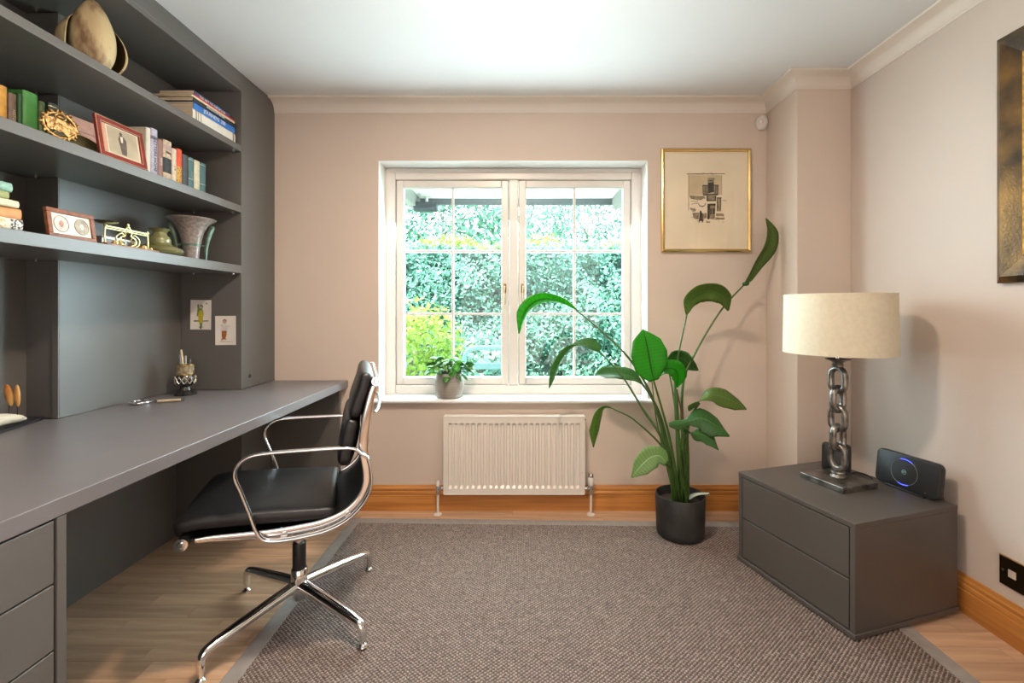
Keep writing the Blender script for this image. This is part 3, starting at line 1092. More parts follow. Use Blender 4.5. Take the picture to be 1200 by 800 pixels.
upright(yb(207.8), yb(214.0), .189, 'vivid orange red paperback on the middle shelf', bmat('orange_red', (.66, .07, .02)), bands=((.06, .58, bmat('fiery', (.62, .32, .05), scale=130, c2=(.10, .05, .02), ramp=(.5, .6))),))
upright(yb(214.2), yb(221.4), .175, 'charcoal cloth book right of the orange red paperback', bmat('charcoal', (.06, .055, .065)))
upright(yb(221.6), yb(228.0), .175, 'dark teal book with silver bands, left of the cream one near the end', tealc, bands=((.93, .95, M['ring']), (.42, .44, M['ring'])), title='POEMS', tcol=M['ring'], tsize=.4)
upright(yb(228.2), yb(235.0), .173, 'cream book between the two teal books', bmat('cream3', (.60, .52, .36)))
upright(yb(235.2), yb(242.0), .174, 'teal book at the right end of the row on the middle shelf', tealc, bands=((.93, .95, M['ring']), (.40, .42, M['ring'])))

# --- upright books at the left of the middle shelf
gl = 'old books at the left of the middle shelf'


def up2(x0, x1, h, lab, m_, X=-1.62, d=.12, **kw):
    y0, y1 = yb(x0, X), yb(x1, X)
    book(lab, (X, (y0 + y1) / 2, ZB), (d, (y1 - y0) - .0015, h), m_, group=gl, paperback=False, **kw)


up2(-30, -16, .16, 'dark red cloth book at the far left of the middle shelf', bmat('maroon', (.12, .02, .02)))
up2(-15.5, -5.5, .17, 'navy cloth book beside the dark red one at the far left', bmat('navy', (.02, .03, .07)))
up2(-5, 9.6, .168, 'orange cloth book at the left end of the middle shelf', bmat('orange_cloth', (.60, .30, .045), var=.2, scale=25))
up2(9.9, 20.4, .157, 'brown book with pale spine lettering beside the orange one', bmat('brown_cloth', (.16, .10, .075), var=.2), title='HISTORY', tcol=M['pages'], tsize=.5)
up2(20.8, 27.2, .166, 'dark green slim book left of the bright green one', bmat('dark_green', (.015, .075, .02)), )
up2(27.5, 45.4, .186, 'bright green cloth book, largest of the left row', bmat('bright_green', (.06, .26, .05), var=.15, scale=18), bands=((0, .0, M['pages']),) if False else ())
up2(45.8, 53.6, .172, 'dark olive green book with gilt spine lettering', bmat('olive_green', (.055, .10, .025)), title='TALES', tcol=ink_g, tsize=.5)
up2(57.5, 69, .182, 'black green book with a gilt spine panel behind the brass ornament', bmat('black_green', (.02, .035, .03)), title='VERSE', tcol=ink_g, trot=False, tsize=.26, bands=((.93, .945, ink_g), (.40, .415, ink_g)))
up2(69.5, 79.5, .168, 'olive brown book at the right end of the left row', bmat('olive_brown', (.15, .13, .06), var=.25))

# small pink book lying open-faced against the back, and a dark dish before it
o = thing('pamphlet', 'dusty pink pamphlet leaning on the middle shelf behind the red frame', 'pamphlet', (-1.60, 1.665, ZB + .002), rot=(0, math.radians(-8), math.radians(-6)))
MB().box(-.012, 0, -.028, .10, 0, .172).build('cover', bmat('dusty_pink', (.42, .235, .185), var=.1), o, bevel=.001)
MB().box(-.0002, .0008, -.028, .10, .120, .124).build('cover_rule', bmat('dusty_rule', (.28, .15, .12)), o)
o = thing('dish', 'dark olive scalloped dish standing on edge left of the red frame', 'dish', (-1.505, 1.545, ZB + .0005), rot=(0, math.radians(-14), math.radians(-8)))
Mx = Matrix.Translation((0, 0, .032)) @ Matrix.Rotation(PI / 2, 4, 'Y') @ Matrix.Scale(.031 / .075, 4, Vector((1, 0, 0)))
MB().lathe([(0, .000), (.04, .001), (.066, .006), (.075, .012), (.073, .0145), (.062, .009), (.04, .004), (0, .003)], 36, M=Mx).build('dish_body', mat('olive_dish', (.10, .085, .035), .4, var=.3, scale=30), o, smooth=40)
MB().tube([Mx @ Vector((.0745 * math.cos(a), .0745 * math.sin(a), .0135)) for a in [2 * PI * k / 36 for k in range(36)]], .0012, n=6, closed=True).build('gilt_rim', M['brass'], o)

# --- flat stack at the left of the lowest shelf
g3 = 'books lying flat at the left of the lowest shelf'
z = 1.3855
low = [
    ('thin pale teal book at the bottom of the left stack on the lowest shelf', .010, 1.372, bmat('pale_teal', (.30, .45, .38)), {}),
    ('patterned orange and white book second from the bottom of the left stack', .031, 1.366, bmat('patterned', (.60, .38, .18), scale=90, c2=(.70, .62, .50), ramp=(.45, .5)), dict(bands=((.0, .16, bmat('pattern_bw', (.70, .66, .6), scale=160, c2=(.05, .05, .05), ramp=(.48, .52))),))),
    ('orange book with a blue spine panel in the middle of the left stack', .031, 1.366, bmat('orange2', (.62, .27, .09)), dict(bands=((.30, .62, bmat('blue_panel', (.16, .20, .36))),), title='Atlas', tcol=ink_k, tsize=.6)),
    ('cream spined book third from the top of the left stack', .021, 1.352, bmat('cream4', (.66, .62, .42)), dict(title='a b c d', tcol=ink_k, tsize=.5)),
    ('olive green hardback second from the top of the left stack', .022, 1.328, bmat('olive3', (.28, .30, .12)), dict(paperback=False)),
    ('pale turquoise hardback on top of the left stack', .027, 1.340, bmat('turquoise', (.26, .46, .38), var=.25), dict(paperback=False)),
]
for i, (lab, t, ye, m_, kw) in enumerate(low):
    book(lab, (-1.49 - .004 * (i % 3), ye, z + t / 2), (.13, t, .20), m_, rot=FLAT, group=g3, **kw)
    z += t + .0006

# ================================================================== ornaments on the shelves
# split seed pod on the top shelf
M['pod'] = mat('seed_pod', (.56, .43, .23), .6, c2=(.20, .105, .05), scale=18, stretch=(1.2, 1.2, .5), detail=10, ramp=(.46, .66), bump=.9, bscale=45)
M['pod_in'] = mat('seed_pod_inside', (.10, .065, .02), .7, var=.3, scale=15)
pod = thing('seed_pod', 'large cream and brown split seed pod ornament on the top shelf', 'ornament', (-1.535, 1.632, 1.9965))


def ovoid(rx, ry, hgt, zc, pw=.62, n=36, m=24, th0=0, th1=2 * PI, groove=0.0):
    rings_ = []
    for i in range(m + 1):
        t = i / m
        zz = hgt * t
        w = math.sin(PI * min(1, max(0, t)) ** zc) ** pw
        w = max(w, .02)
        rings_.append([Vector((rx * w * (1 - groove * abs(math.sin(1.5 * a)) ** 8) * math.cos(a), ry * w * (1 - groove * abs(math.sin(1.5 * a)) ** 8) * math.sin(a), zz)) for a in [th0 + (th1 - th0) * k / n for k in range(n + (0 if th1 - th0 > 6.2 else 1))]])
    return rings_


MB().rings(ovoid(.066, .066, .2755, .80, groove=.07)).build('pod_core', M['pod'], pod, smooth=60)
for ang, nm in ((math.radians(211), 'pod_husk'), (math.radians(88), 'pod_husk')):
    out, inn = [], []
    R1 = Matrix.Rotation(ang, 4, 'Z') @ Matrix.Translation((.012, 0, 0))
    m_, n_ = 22, 16
    grid_o, grid_i = [], []
    for i in range(m_ + 1):
        t = i / m_
        w = max(math.sin(PI * t ** .80) ** .72, .03)
        half = math.radians(62) * (math.sin(PI * min(1, t * .94 + .06)) ** .5 if t < .97 else .2)
        ro, ri = [], []
        for k in range(n_ + 1):
            a = -half + 2 * half * k / n_
            ro.append(R1 @ Vector((.088 * w * math.cos(a), .088 * w * math.sin(a), .226 * t + .002)))
            ri.append(R1 @ Vector((.084 * w * math.cos(a), .084 * w * math.sin(a), .226 * t + .002)))
        grid_o.append(ro)
        grid_i.append(ri)
    b = MB()
    rr = [o_ + list(reversed(i_)) for o_, i_ in zip(grid_o, grid_i)]
    b.rings(rr)
    nring = 2 * (n_ + 1)
    # inner faces take the dark lining
    for fi, f in enumerate(b.f):
        j = fi % nring
        if fi < m_ * nring and n_ < j < nring - 1:
            b.m[fi] = 1
    b.build(nm, [M['pod'], M['pod_in']], pod, smooth=60)

# brass ornament: ring of playing cards and leaves
orn = thing('brass_ornament', 'round gilt brass ornament of playing cards in a leafy wreath on the middle shelf', 'ornament', (-1.462, 1.447, ZB + .0045), rot=(0, math.radians(-8), math.radians(-22)))
MB().tube([(0, .040 * math.cos(a), .050 + .040 * math.sin(a)) for a in [2 * PI * k / 32 for k in range(32)]], .0055, n=8, closed=True).build('wreath_ring', M['gilt'], orn, smooth=50)
b = MB()
for k in range(22):
    a = 2 * PI * k / 22
    r_ = .042 + .004 * (k % 2)
    Mr = Matrix.Rotation(a, 3, 'X') @ Matrix.Rotation(.6 if k % 2 else -.5, 3, 'X')
    b.ell((.002, r_ * math.cos(a), .050 + r_ * math.sin(a)), .0045, .0085, .0042, 8, 5, Mr)
b.build('wreath_leaves', M['gilt'], orn, smooth=50)
for k, (yy, zz, an) in enumerate(((-.017, .038, .15), (-.001, .034, -.25), (.015, .026, -.75))):
    MB().box(-.002, .002, -.014, .014, -.020, .020, Matrix.Translation((.004 + .003 * k, yy * 1.2, zz + .012)) @ Matrix.Rotation(an, 4, 'X')).ell((.006 + .003 * k, yy * 1.2, zz + .012), .0015, .006, .007, 8, 5).build('card', mat('card_gilt', (.42, .27, .11), .45, .7, c2=(.14, .075, .025), scale=110, ramp=(.45, .6)), orn, bevel=.001)
MB().tube([(.006, .013 * math.cos(a), .076 + .0095 * math.sin(a)) for a in [2 * PI * k / 20 for k in range(20)]], .0028, n=6, closed=True).ell((.005, 0, .076), .004, .009, .006).build('medallion', M['gilt'], orn, smooth=50)
MB().ell((.002, -.004, .098), .004, .005, .007, 8, 6).build('finial', M['gilt'], orn, smooth=50)


def photo_frame(name, label, loc, w, h, bw_, th, mf, rot, inner=(), cat='photo frame', pic=None):
    """stands on its lower edge, faces +X, width along Y"""
    o = thing(name, label, cat, loc, rot=rot)
    b = MB()
    yo, zo = w / 2, h
    for (y0, y1, z0, z1) in ((-yo, yo, 0, bw_), (-yo, yo, h - bw_, h), (-yo, -yo + bw_, bw_, h - bw_), (yo - bw_, yo, bw_, h - bw_)):
        b.box(-th, 0, y0, y1, z0, z1)
    b.build('frame', mf, o, bevel=.0015)
    MB().box(-th + .002, -.005, -yo + bw_ * .8, yo - bw_ * .8, bw_ * .8, h - bw_ * .8).build('picture_mount', pic or M['paper_white'], o)
    MB().prism([(-th, .02), (-th - .045, .0105), (-th - .042, .0105), (-th, h * .55)], -.012, .012, lambda a, c, t: (a, t, c)).build('strut', M['dark'], o)
    return o


M['red_leather'] = mat('red_leather', (.20, .018, .016), .35, var=.15, scale=30)
fr_tilt = math.radians(-9)
pf = photo_frame('photo_frame', 'red leather photo frame with gilt lines holding an old portrait, on the middle shelf', (-1.436, 1.655, ZB + .0022), .188, .146, .021, .010, M['red_leather'], (0, fr_tilt, math.radians(-3)), pic=M['paper'])
for d_ in (.0015, .0175):
    a0, c0 = -.094 + d_, .094 - d_
    z0, z1 = d_, .146 - d_
    b = MB()
    w_ = .0016
    b.box(-.001, .0006, a0, c0, z0, z0 + w_).box(-.001, .0006, a0, c0, z1 - w_, z1).box(-.001, .0006, a0, a0 + w_, z0, z1).box(-.001, .0006, c0 - w_, c0, z0, z1)
    b.build('gilt_line', M['brass_pale'], pf)
MB().box(-.0052, -.0044, -.052, .066, .026, .122).build('photograph', mat('sepia_print', (.36, .29, .20), .6, var=.12, scale=14), pf)
MB().box(-.0052, -.0042, -.070, -.056, .024, .124).build('mount_strip', mat('mount_pink', (.50, .25, .17), .7), pf)
b = MB()
b.prism([(-.004, .030), (.014, .030), (.018, .062), (.020, .085), (.012, .098), (-.006, .098), (-.012, .084), (-.008, .060)], -.0042, -.0036, lambda a, c, t: (t, a, c))
b.ell((-.004, .001, .105), .0005, .006, .008, 12, 8)
b.build('portrait_figure', mat('sepia_dark', (.085, .062, .045), .6, var=.2, scale=60), pf)
MB().prism([(-.003, .074), (.004, .074), (.006, .096), (-.004, .096)], -.0037, -.0032, lambda a, c, t: (t, a, c)).build('portrait_shirt', mat('sepia_light', (.62, .52, .40), .6), pf)

M['tan_wood'] = mat('carved_frame_wood', (.27, .085, .03), .4, c2=(.16, .05, .02), scale=60, bump=.6, bscale=140)
of = photo_frame('photo_frame', 'small carved brown frame with two oval portraits on the lowest shelf', (-1.455, 1.485, 1.3872), .150, .094, .0135, .012, M['tan_wood'], (0, math.radians(-8), math.radians(-3)))
for yy, c_ in ((-.032, (.46, .42, .38)), (.032, (.28, .25, .20))):
    MB().tube([(-.0042, yy + .0225 * math.cos(a), .047 + .026 * math.sin(a)) for a in [2 * PI * k / 28 for k in range(28)]], .0009, n=5, closed=True).build('oval_line', M['ink_mid'], of)
    MB().ell((-.0046, yy, .047), .0008, .021, .0245, 20, 10).build('oval_portrait', mat('oval_print', c_, .6, c2=tuple(x * 1.5 for x in c_), scale=70), of)
    MB().ell((-.0038, yy, .047), .0008, .007, .011, 14, 8).build('portrait_head', mat('oval_face', (.42, .20, .15) if yy < 0 else (.58, .52, .42), .6, var=.4, scale=120), of)

# brass postal scale
scl = thing('postal_scale', 'antique brass postal scale on a wooden base on the lowest shelf', 'scale', (-1.475, 1.71, 1.3855), rz=0)
MB().box(-.045, .025, -.115, .118, 0, .010).build('base', mat('scale_base_wood', (.20, .07, .025), .35, var=.3, scale=30), scl, bevel=.003)
P_ = M['brass_pale']
b = MB()
b.tube([(0, -.095, .072), (0, .088, .072)], .0045, n=8).tube([(0, -.095, .064), (0, .088, .064)], .0025, n=8)
b.build('beam', P_, scl, smooth=50)
for yy in (-.095, .088):
    b = MB()
    b.tube(cr([(0, yy, .012), (0, yy * 1.03, .035), (0, yy, .072), (0, yy, .082)], 4), .003, n=8)
    b.ell((0, yy, .012), .007, .007, .004)
    b.ell((0, yy, .074), .006, .006, .006)
    b.build('pan_stem', P_, scl, smooth=50)
MB().lathe([(0, .080), (.020, .080), (.036, .085), (.037, .087), (.02, .0835), (0, .083)], 28, (0, -.095, 0)).build('letter_pan', mat('dark_pan', (.12, .09, .04), .3, .9), scl, smooth=40)
b = MB()
for sg in (-1, 1):
    b.tube(cr([(0, sg * .012, .012), (0, sg * .034, .024), (0, sg * .030, .042), (0, sg * .012, .050), (0, sg * .016, .066), (0, 0, .086)], 5), .0028, n=7)
    b.tube(cr([(0, sg * .030, .012), (0, sg * .046, .020), (0, sg * .050, .040), (0, sg * .030, .056), (0, sg * .018, .050)], 5), .0022, n=7)
    b.tube([(0, sg * .022 + .010 * math.cos(a), .034 + .010 * math.sin(a)) for a in [2 * PI * k / 14 for k in range(14)]], .0018, n=6, closed=True)
b.ell((0, 0, .090), .004, .005, .008).ell((0, 0, .066), .006, .008, .008)
b.build('fretwork_stand', P_, scl, smooth=50)
b = MB()
for k, (yy, r_, h_) in enumerate(((-.062, .010, .014), (-.040, .008, .011), (.062, .011, .013), (.096, .0065, .009))):
    b = MB()
    b.lathe([(0, .010), (r_, .010), (r_, .010 + h_ * .7), (r_ * .5, .010 + h_ * .8), (r_ * .55, .010 + h_), (0, .010 + h_)], 18, (.006, yy, 0))
    b.build('weight', M['brass'], scl, smooth=40)
o = thing('notelet', 'pale grey card propped behind the brass scale', 'card', (-1.60, 1.66, 1.386), rot=(0, math.radians(-10), 0))
MB().box(-.003, 0, -.10, .06, 0, .085).build('card', mat('grey_card', (.36, .33, .30), .7, var=.08), o)
o = thing('trinket_box', 'flat silver edged box behind the brass scale by the green vase', 'box', (-1.605, 1.795, 1.3858))
MB().box(-.05, .03, -.085, .07, 0, .052).build('body', mat('pewter_box', (.10, .08, .07), .35, .3), o, bevel=.003)
b = MB()
for yy in (-.085, -.035, .015, .064):
    b.box(.0302, .032, yy, yy + .006, .004, .050)
b.box(.0302, .032, -.085, .07, .044, .052)
b.build('silver_edging', M['ring'], o)

M['glaze'] = mat('green_lustre_glaze', (.155, .15, .052), .22, c2=(.26, .25, .12), scale=7, coat=.6, metal=.25, stretch=(1, 1, 5))
v = thing('vase', 'squat olive green lustre vase on the lowest shelf beside the glass trumpet vase', 'vase', (-1.527, 1.925, 1.3855))
MB().lathe([(0.0000, 0), (0.0625, 0), (0.0800, .010), (0.0850, .022), (0.0775, .032), (0.0575, .042), (0.0425, .050), (0.0394, .060), (0.0406, .066), (0.0363, .078), (0.0275, .088), (0.0244, .098), (0.0287, .106), (0.0387, .112), (0.0400, .1135), (0.0363, .1135), (0.0225, .103), (0.0000, .098)], 48).build('vase_body', M['glaze'], v, smooth=45)

M['frost'] = mat('mottled_art_glass', (.40, .33, .30), .35, c2=(.22, .18, .165), scale=75, coat=.5, detail=6, trans=.15)
M['verd'] = mat('verdigris_mount', (.13, .20, .15), .45, .3, var=.3, scale=50)
v = thing('trumpet_vase', 'flared mottled glass trumpet vase with green metal leaf handles on the lowest shelf', 'vase', (-1.53, 2.115, 1.3855), rz=math.radians(34))
MB().lathe([(0, 0), (.028, 0), (.030, .004), (.030, .02), (.034, .06), (.041, .10), (.050, .135), (.064, .165), (.088, .186), (.096, .192), (.097, .195), (.094, .195), (.062, .17), (.046, .135), (.030, .06), (.024, .03), (0, .028)], 48).build('vase_body', M['frost'], v, smooth=45)
MB().lathe([(.034, .068), (.0385, .068), (.039, .078), (.036, .078)], 40).build('metal_band', M['verd'], v, smooth=40)
for sg in (-1, 1):
    b = MB()
    b.tube(cr([(sg * .074, 0, .168), (sg * .080, 0, .158), (sg * .070, 0, .13), (sg * .061, 0, .09), (sg * .056, 0, .05), (sg * .055, 0, .002)], 6), [.005, .012, .0135, .011, .009, .005], n=8, flat=.8)
    b.ell((sg * .080, 0, .162), .009, .008, .008)
    b.tube([(sg * .040, 0, .073), (sg * .058, 0, .073)], .003, n=6)
    b.build('leaf_handle', M['verd'], v, smooth=50)

# ================================================================== children's drawings taped to the end panel
def drawing(label, x0, x1, z0, z1, tilt):
    o = thing('drawing', label, 'drawing', ((x0 + x1) / 2, YP - .0012, (z0 + z1) / 2), rot=(0, tilt, 0))
    w, h = (x1 - x0) / 2, (z1 - z0) / 2
    # sheet with a slight curl
    b = MB()
    rr = []
    for k in range(9):
        t = -1 + 2 * k / 8
        y = -.0035 * abs(t) ** 3 - .0002
        rr.append([Vector((t * w, y, -h)), Vector((t * w, y, h)), Vector((t * w, y - .0005, h)), Vector((t * w, y - .0005, -h))])
    b.rings(rr)
    b.build('sheet', M['paper_white'], o, smooth=60)
    return o, w, h


def mark(o, name, poly, c, y=-.0016, th=.0004):
    MB().prism(poly, y - th, y, lambda a, q, t: (a, t, q)).build(name, c, o)


def disc(cx_, cz_, rx, rz, n=14):
    return [(cx_ + rx * math.cos(2 * PI * k / n), cz_ + rz * math.sin(2 * PI * k / n)) for k in range(n)]


green_p, yel_p, brn_p, skin_p, grey_p = [mat('crayon', c, .8, var=.25, scale=200) for c in ((.17, .24, .07), (.48, .40, .03), (.33, .12, .03), (.50, .36, .29), (.20, .19, .18))]
dkb = mat('crayon_dark', (.05, .035, .03), .8)
o, w, h = drawing('child drawing of a figure in yellow and green, upper of two on the dark panel', -1.683, -1.577, 1.0575, 1.2085, math.radians(.8))
mark(o, 'horizon_line', [(-.046, -.032), (-.03, -.027), (0, -.030), (.03, -.028), (.046, -.026), (.046, -.033), (-.046, -.036)], green_p)
mark(o, 'figure_top', [(-.022, -.005), (-.018, .030), (-.020, .050), (-.014, .056), (-.011, .046), (-.008, .034), (.006, .034), (.012, .010), (.012, -.004), (-.004, .006), (-.016, -.008)], green_p, -.0020)
mark(o, 'figure_dress', [(-.015, -.006), (-.006, .022), (.006, .022), (.011, -.005), (.009, -.040), (-.010, -.040)], yel_p, -.0024)
mark(o, 'figure_legs', [(-.009, -.041), (.008, -.041), (.005, -.058), (.012, -.064), (-.014, -.064), (-.004, -.058)], green_p, -.0020)
mark(o, 'figure_shoes', [(-.006, -.062), (.004, -.062), (.002, -.073), (-.003, -.073)], dkb, -.0024)
mark(o, 'figure_face', disc(.002, .040, .008, .008), skin_p, -.0028)
mark(o, 'figure_hair', [(-.007, .042), (-.003, .050), (.006, .050), (.012, .040), (.009, .036), (.007, .044), (-.002, .045)], dkb, -.0032)
mark(o, 'bird_mark', disc(.027, .058, .005, .004, 8), grey_p)
o, w, h = drawing('child drawing of a figure in brown trousers, lower right of two on the dark panel', -1.5565, -1.451, .979, 1.1275, math.radians(-.3))
mark(o, 'ground_line', [(-.030, -.055), (.045, -.057), (.045, -.0585), (-.030, -.057)], grey_p)
mark(o, 'figure_trousers', [(-.021, -.002), (.005, -.002), (.003, -.026), (-.003, -.041), (-.018, -.041), (-.021, -.024)], brn_p, -.0020)
mark(o, 'figure_feet', [(-.019, -.040), (-.001, -.040), (.004, -.048), (-.008, -.044), (-.016, -.046), (-.024, -.052), (-.023, -.046)], brn_p, -.0022)
mark(o, 'figure_shirt', [(-.030, .028), (-.018, .030), (-.002, .030), (.018, .022), (.028, .028), (.022, .018), (.010, .014), (.006, -.002), (-.021, -.002), (-.020, .016)], mat('crayon_pale', (.60, .55, .52), .8, var=.15, scale=150), -.0016)
mark(o, 'figure_face', disc(-.006, .044, .009, .010), skin_p, -.0020)
mark(o, 'figure_hair', [(-.016, .044), (-.014, .054), (-.006, .058), (.004, .054), (.005, .044), (.001, .051), (-.006, .053), (-.012, .051)], brn_p, -.0024)

# ================================================================== things on the desk
cup = thing('pencil_cup', 'ornate pewter and bone pencil cup on the desk by the end panel', 'pencil cup', (-1.6135, 2.19, ZD + .0006))
M['bone'] = mat('engraved_bone', (.36, .29, .18), .5, c2=(.20, .145, .08), scale=55, ramp=(.5, .55))
M['darkpewter'] = mat('dark_pewter', (.09, .085, .08), .28, .85, var=.3, scale=40)
MB().lathe([(0, 0), (.046, 0), (.047, .005), (.040, .011), (.026, .020), (.022, .034), (.030, .040), (.034, .046), (0, .046)], 32).build('foot', M['darkpewter'], cup, smooth=40)
MB().lathe([(0, .046), (.036, .046), (.041, .058), (.040, .072), (.034, .082), (0, .082)], 32).build('bulb', M['darkpewter'], cup, smooth=45)
b = MB()
for k in range(12):
    a0 = 2 * PI * k / 12
    for sg in (-1, 1):
        b.tube([(.0418 * math.cos(a0 + sg * t * .55), .0418 * math.sin(a0 + sg * t * .55), .048 + .030 * t) if True else 0 for t in (0, .25, .5, .75, 1)], .0016, n=5)
b.build('lattice_band', mat('silver_lattice', (.62, .56, .45), .35, .6), cup, smooth=50)
b = MB()
b.lathe([(.0335, .084), (.0345, .084), (.0345, .126), (.0335, .127), (.0305, .127), (.0305, .086), (.0335, .084)], 32)
b.build('sleeve', M['bone'], cup, smooth=40)
MB().lathe([(.0, .0825), (.0335, .0825), (.0335, .0838), (0, .0838)], 32).lathe([(.0345, .084), (.0357, .085), (.0357, .088), (.0345, .089)], 32).lathe([(.0345, .122), (.0357, .123), (.0357, .126), (.0345, .127)], 32).build('rims', M['brass'], cup, smooth=40)
base = Vector((-1.6135, 2.19, ZD + .0006))
cup.scale = (1, 1, 1.16)


def pen(label, dx, dy, lx, ly, h, r, m, tip=None):
    o = thing('pen', label, 'pen', base + Vector((dx, dy, .1005)), group='pens in the pencil cup')
    top_ = Vector((lx, ly, h * 1.16))
    MB().tube([(0, 0, 0), top_ * .9, top_], [r, r, r * .7], n=10).build('barrel', m, o, smooth=40)
    MB().tube([top_ * .70 + Vector((r, 0, 0)), top_ * .98 + Vector((r, 0, 0))], .0012, n=6).build('clip', tip or M['chrome'], o)


steel = mat('steel_blue_pen', (.30, .36, .44), .3, .6)
pen('steel blue pen on the left in the pencil cup', -.013, -.006, -.010, .002, .080, .0052, steel)
pen('slim grey pen beside the blue one in the pencil cup', -.006, .010, -.004, .004, .074, .0044, mat('grey_pen', (.35, .36, .37), .35, .3))
pen('tall cream handled brush standing in the pencil cup', .000, -.008, -.012, -.004, .100, .0048, mat('cream_handle', (.62, .50, .30), .45))
pen('dark capped pen leaning right in the pencil cup', .013, -.004, .012, .002, .062, .0042, mat('dark_pen', (.05, .05, .055), .3))

mg = thing('magnifying_glass', 'chrome rimmed magnifying glass with a bone handle lying on the desk', 'magnifying glass', (-1.648, 1.972, ZD + .0006), rz=math.radians(21))
MB().tube([(.034 * math.cos(a), .034 * math.sin(a), .0075) for a in [2 * PI * k / 36 for k in range(36)]], .0042, n=10, closed=True, flat=1.5).build('rim', CHR, mg, smooth=60)
mglass, nt_, b_ = _new('lens_glass')
sock(b_, 'Transmission Weight', 1.0); sock(b_, 'Roughness', .0); sock(b_, 'IOR', 1.45)
MB().ell((0, 0, .0075), .032, .032, .0055, 32, 10).build('lens', mglass, mg, smooth=60)
MB().tube([(.037, 0, .0075), (.060, 0, .0075)], [.004, .0055], n=12).tube([(.148, 0, .0075), (.160, 0, .0075)], [.0058, .0068], n=12).build('ferrules', CHR, mg, smooth=50)
MB().tube(cr([(.060, 0, .0075), (.09, 0, .0075), (.12, 0, .0075), (.148, 0, .0075)], 4), [.0058, .0066, .0062, .0054], n=14).build('handle', mat('bone_handle', (.56, .45, .30), .4), mg, smooth=60)

sl_ = thing('slate_tray', 'black slate board on the desk at the left edge of the picture', 'board', (0, 0, ZD + .0006))
b = MB()
rr = []
pl = [(-1.850, 1.16), (-1.63, 1.12), (-1.655, 1.25), (-1.690, 1.40), (-1.716, 1.50), (-1.742, 1.60), (-1.762, 1.66), (-1.778, 1.698), (-1.852, 1.70)]
b.prism(pl, 0, .009)
b.build('slate', mat('slate', (.018, .019, .022), .3, var=.3, scale=30, bump=.6, bscale=60), sl_, bevel=.0015)
dw = thing('driftwood_sculpture', 'pale driftwood sculpture with two upright orange petals on the slate board', 'sculpture', (-1.735, 1.50, ZD + .0103), rz=0)
M['drift'] = mat('driftwood', (.62, .54, .41), .75, c2=(.24, .13, .07), scale=12, stretch=(3, 1, 3), ramp=(.55, .75), bump=.5, bscale=50)
b = MB()
b.tube(cr([(.03, -.36, .045), (.012, -.24, .044), (.02, -.13, .034), (.0, -.06, .030), (-.01, .02, .030), (-.02, .085, .020), (-.025, .115, .012)], 6), [.026, .036, .034, .028, .027, .018, .006], n=14, flat=.75)
b.build('driftwood', M['drift'], dw, smooth=60)
M['petal'] = mat('petal_wood', (.60, .22, .03), .45, c2=(.70, .40, .12), scale=14, stretch=(2, 2, 1), trans=.25)
for (px_, pz, ang, lean) in ((20.5, 463.5, .0, -.06), (10.5, 463, .9, -.22)):
    q = at(px_, pz, 1.575 if px_ > 15 else 1.565) - Vector((-1.735, 1.50, ZD + .0103))
    pt = MB().ell(q, .0075, .0115, .038, 16, 14, Matrix.Rotation(lean, 3, 'Y') @ Matrix.Rotation(ang + .9, 3, 'Z')).build('petal', M['petal'], dw, smooth=60)
    MB().tube([(q.x, q.y, .030), (q.x, q.y, q.z - .034)], .0012, n=6).build('petal_wire', M['dark'], dw)

# ================================================================== radiator
rad = thing('radiator', 'white panel radiator with vertical flutes under the window', 'radiator', (0, 0, 0))
RXa, RXb, RZa, RZb, RY = -.430, .358, .124, .556, 2.555
R_ = M['radiator']
# pressed front panel: flutes as real relief
nfl = 23
b = MB()
xs_, dep = [], []
pitch = (RXb - RXa - .036) / nfl
x = RXa + .018
prof_x = [(RXa, 0)]
for k in range(nfl):
    c0 = x + pitch * k
    prof_x += [(c0 + pitch * .14, 0), (c0 + pitch * .24, 1), (c0 + pitch * .70, 1), (c0 + pitch * .80, 0)]
prof_x.append((RXb, 0))
zs_ = [(RZa, 0), (RZa + .030, 0), (RZa + .044, 1), (RZb - .044, 1), (RZb - .034, 0), (RZb, 0)]
vv = []
for z, kz in zs_:
    for xx, kx in prof_x:
        vv.append((xx, RY + .0118 * kx * kz, z))
w_ = len(prof_x)
ff = [(i * w_ + j, i * w_ + j + 1, (i + 1) * w_ + j + 1, (i + 1) * w_ + j) for i in range(len(zs_) - 1) for j in range(w_ - 1)]
b.add(vv, ff)
b.box(RXa, RXb, RY + .0125, RY + .020, RZa, RZb)
b.box(RXa - .004, RXa, RY - .002, RY + .055, RZa, RZb).box(RXb, RXb + .004, RY - .002, RY + .055, RZa, RZb)
b.box(RXa - .004, RXb + .004, RY - .002, RY + .055, RZb, RZb + .004)
b.box(RXa, RXb, RY - .002, RY + .02, RZa - .004, RZa)
b.build('front_panel', R_, rad)
MB().box(RXa, RXb, RY + .040, RY + .052, RZa, RZb - .002).build('rear_panel', R_, rad)
for xx in (RXa + .12, RXb - .12):
    MB().box(xx - .015, xx + .015, RY + .053, YB - .0005, RZb - .14, RZb - .05).build('wall_bracket', R_, rad)
MB().cyl((RXb + .004, RY + .02, RZb - .018), (RXb + .010, RY + .02, RZb - .018), .006, 12).build('bleed_valve', M['dark'], rad)
MB().cyl((RXb - .012, RY - .0025, RZa + .12), (RXb - .012, RY - .0005, RZa + .12), .003, 8).build('clip_mark', M['ring'], rad)
yv = RY + .018
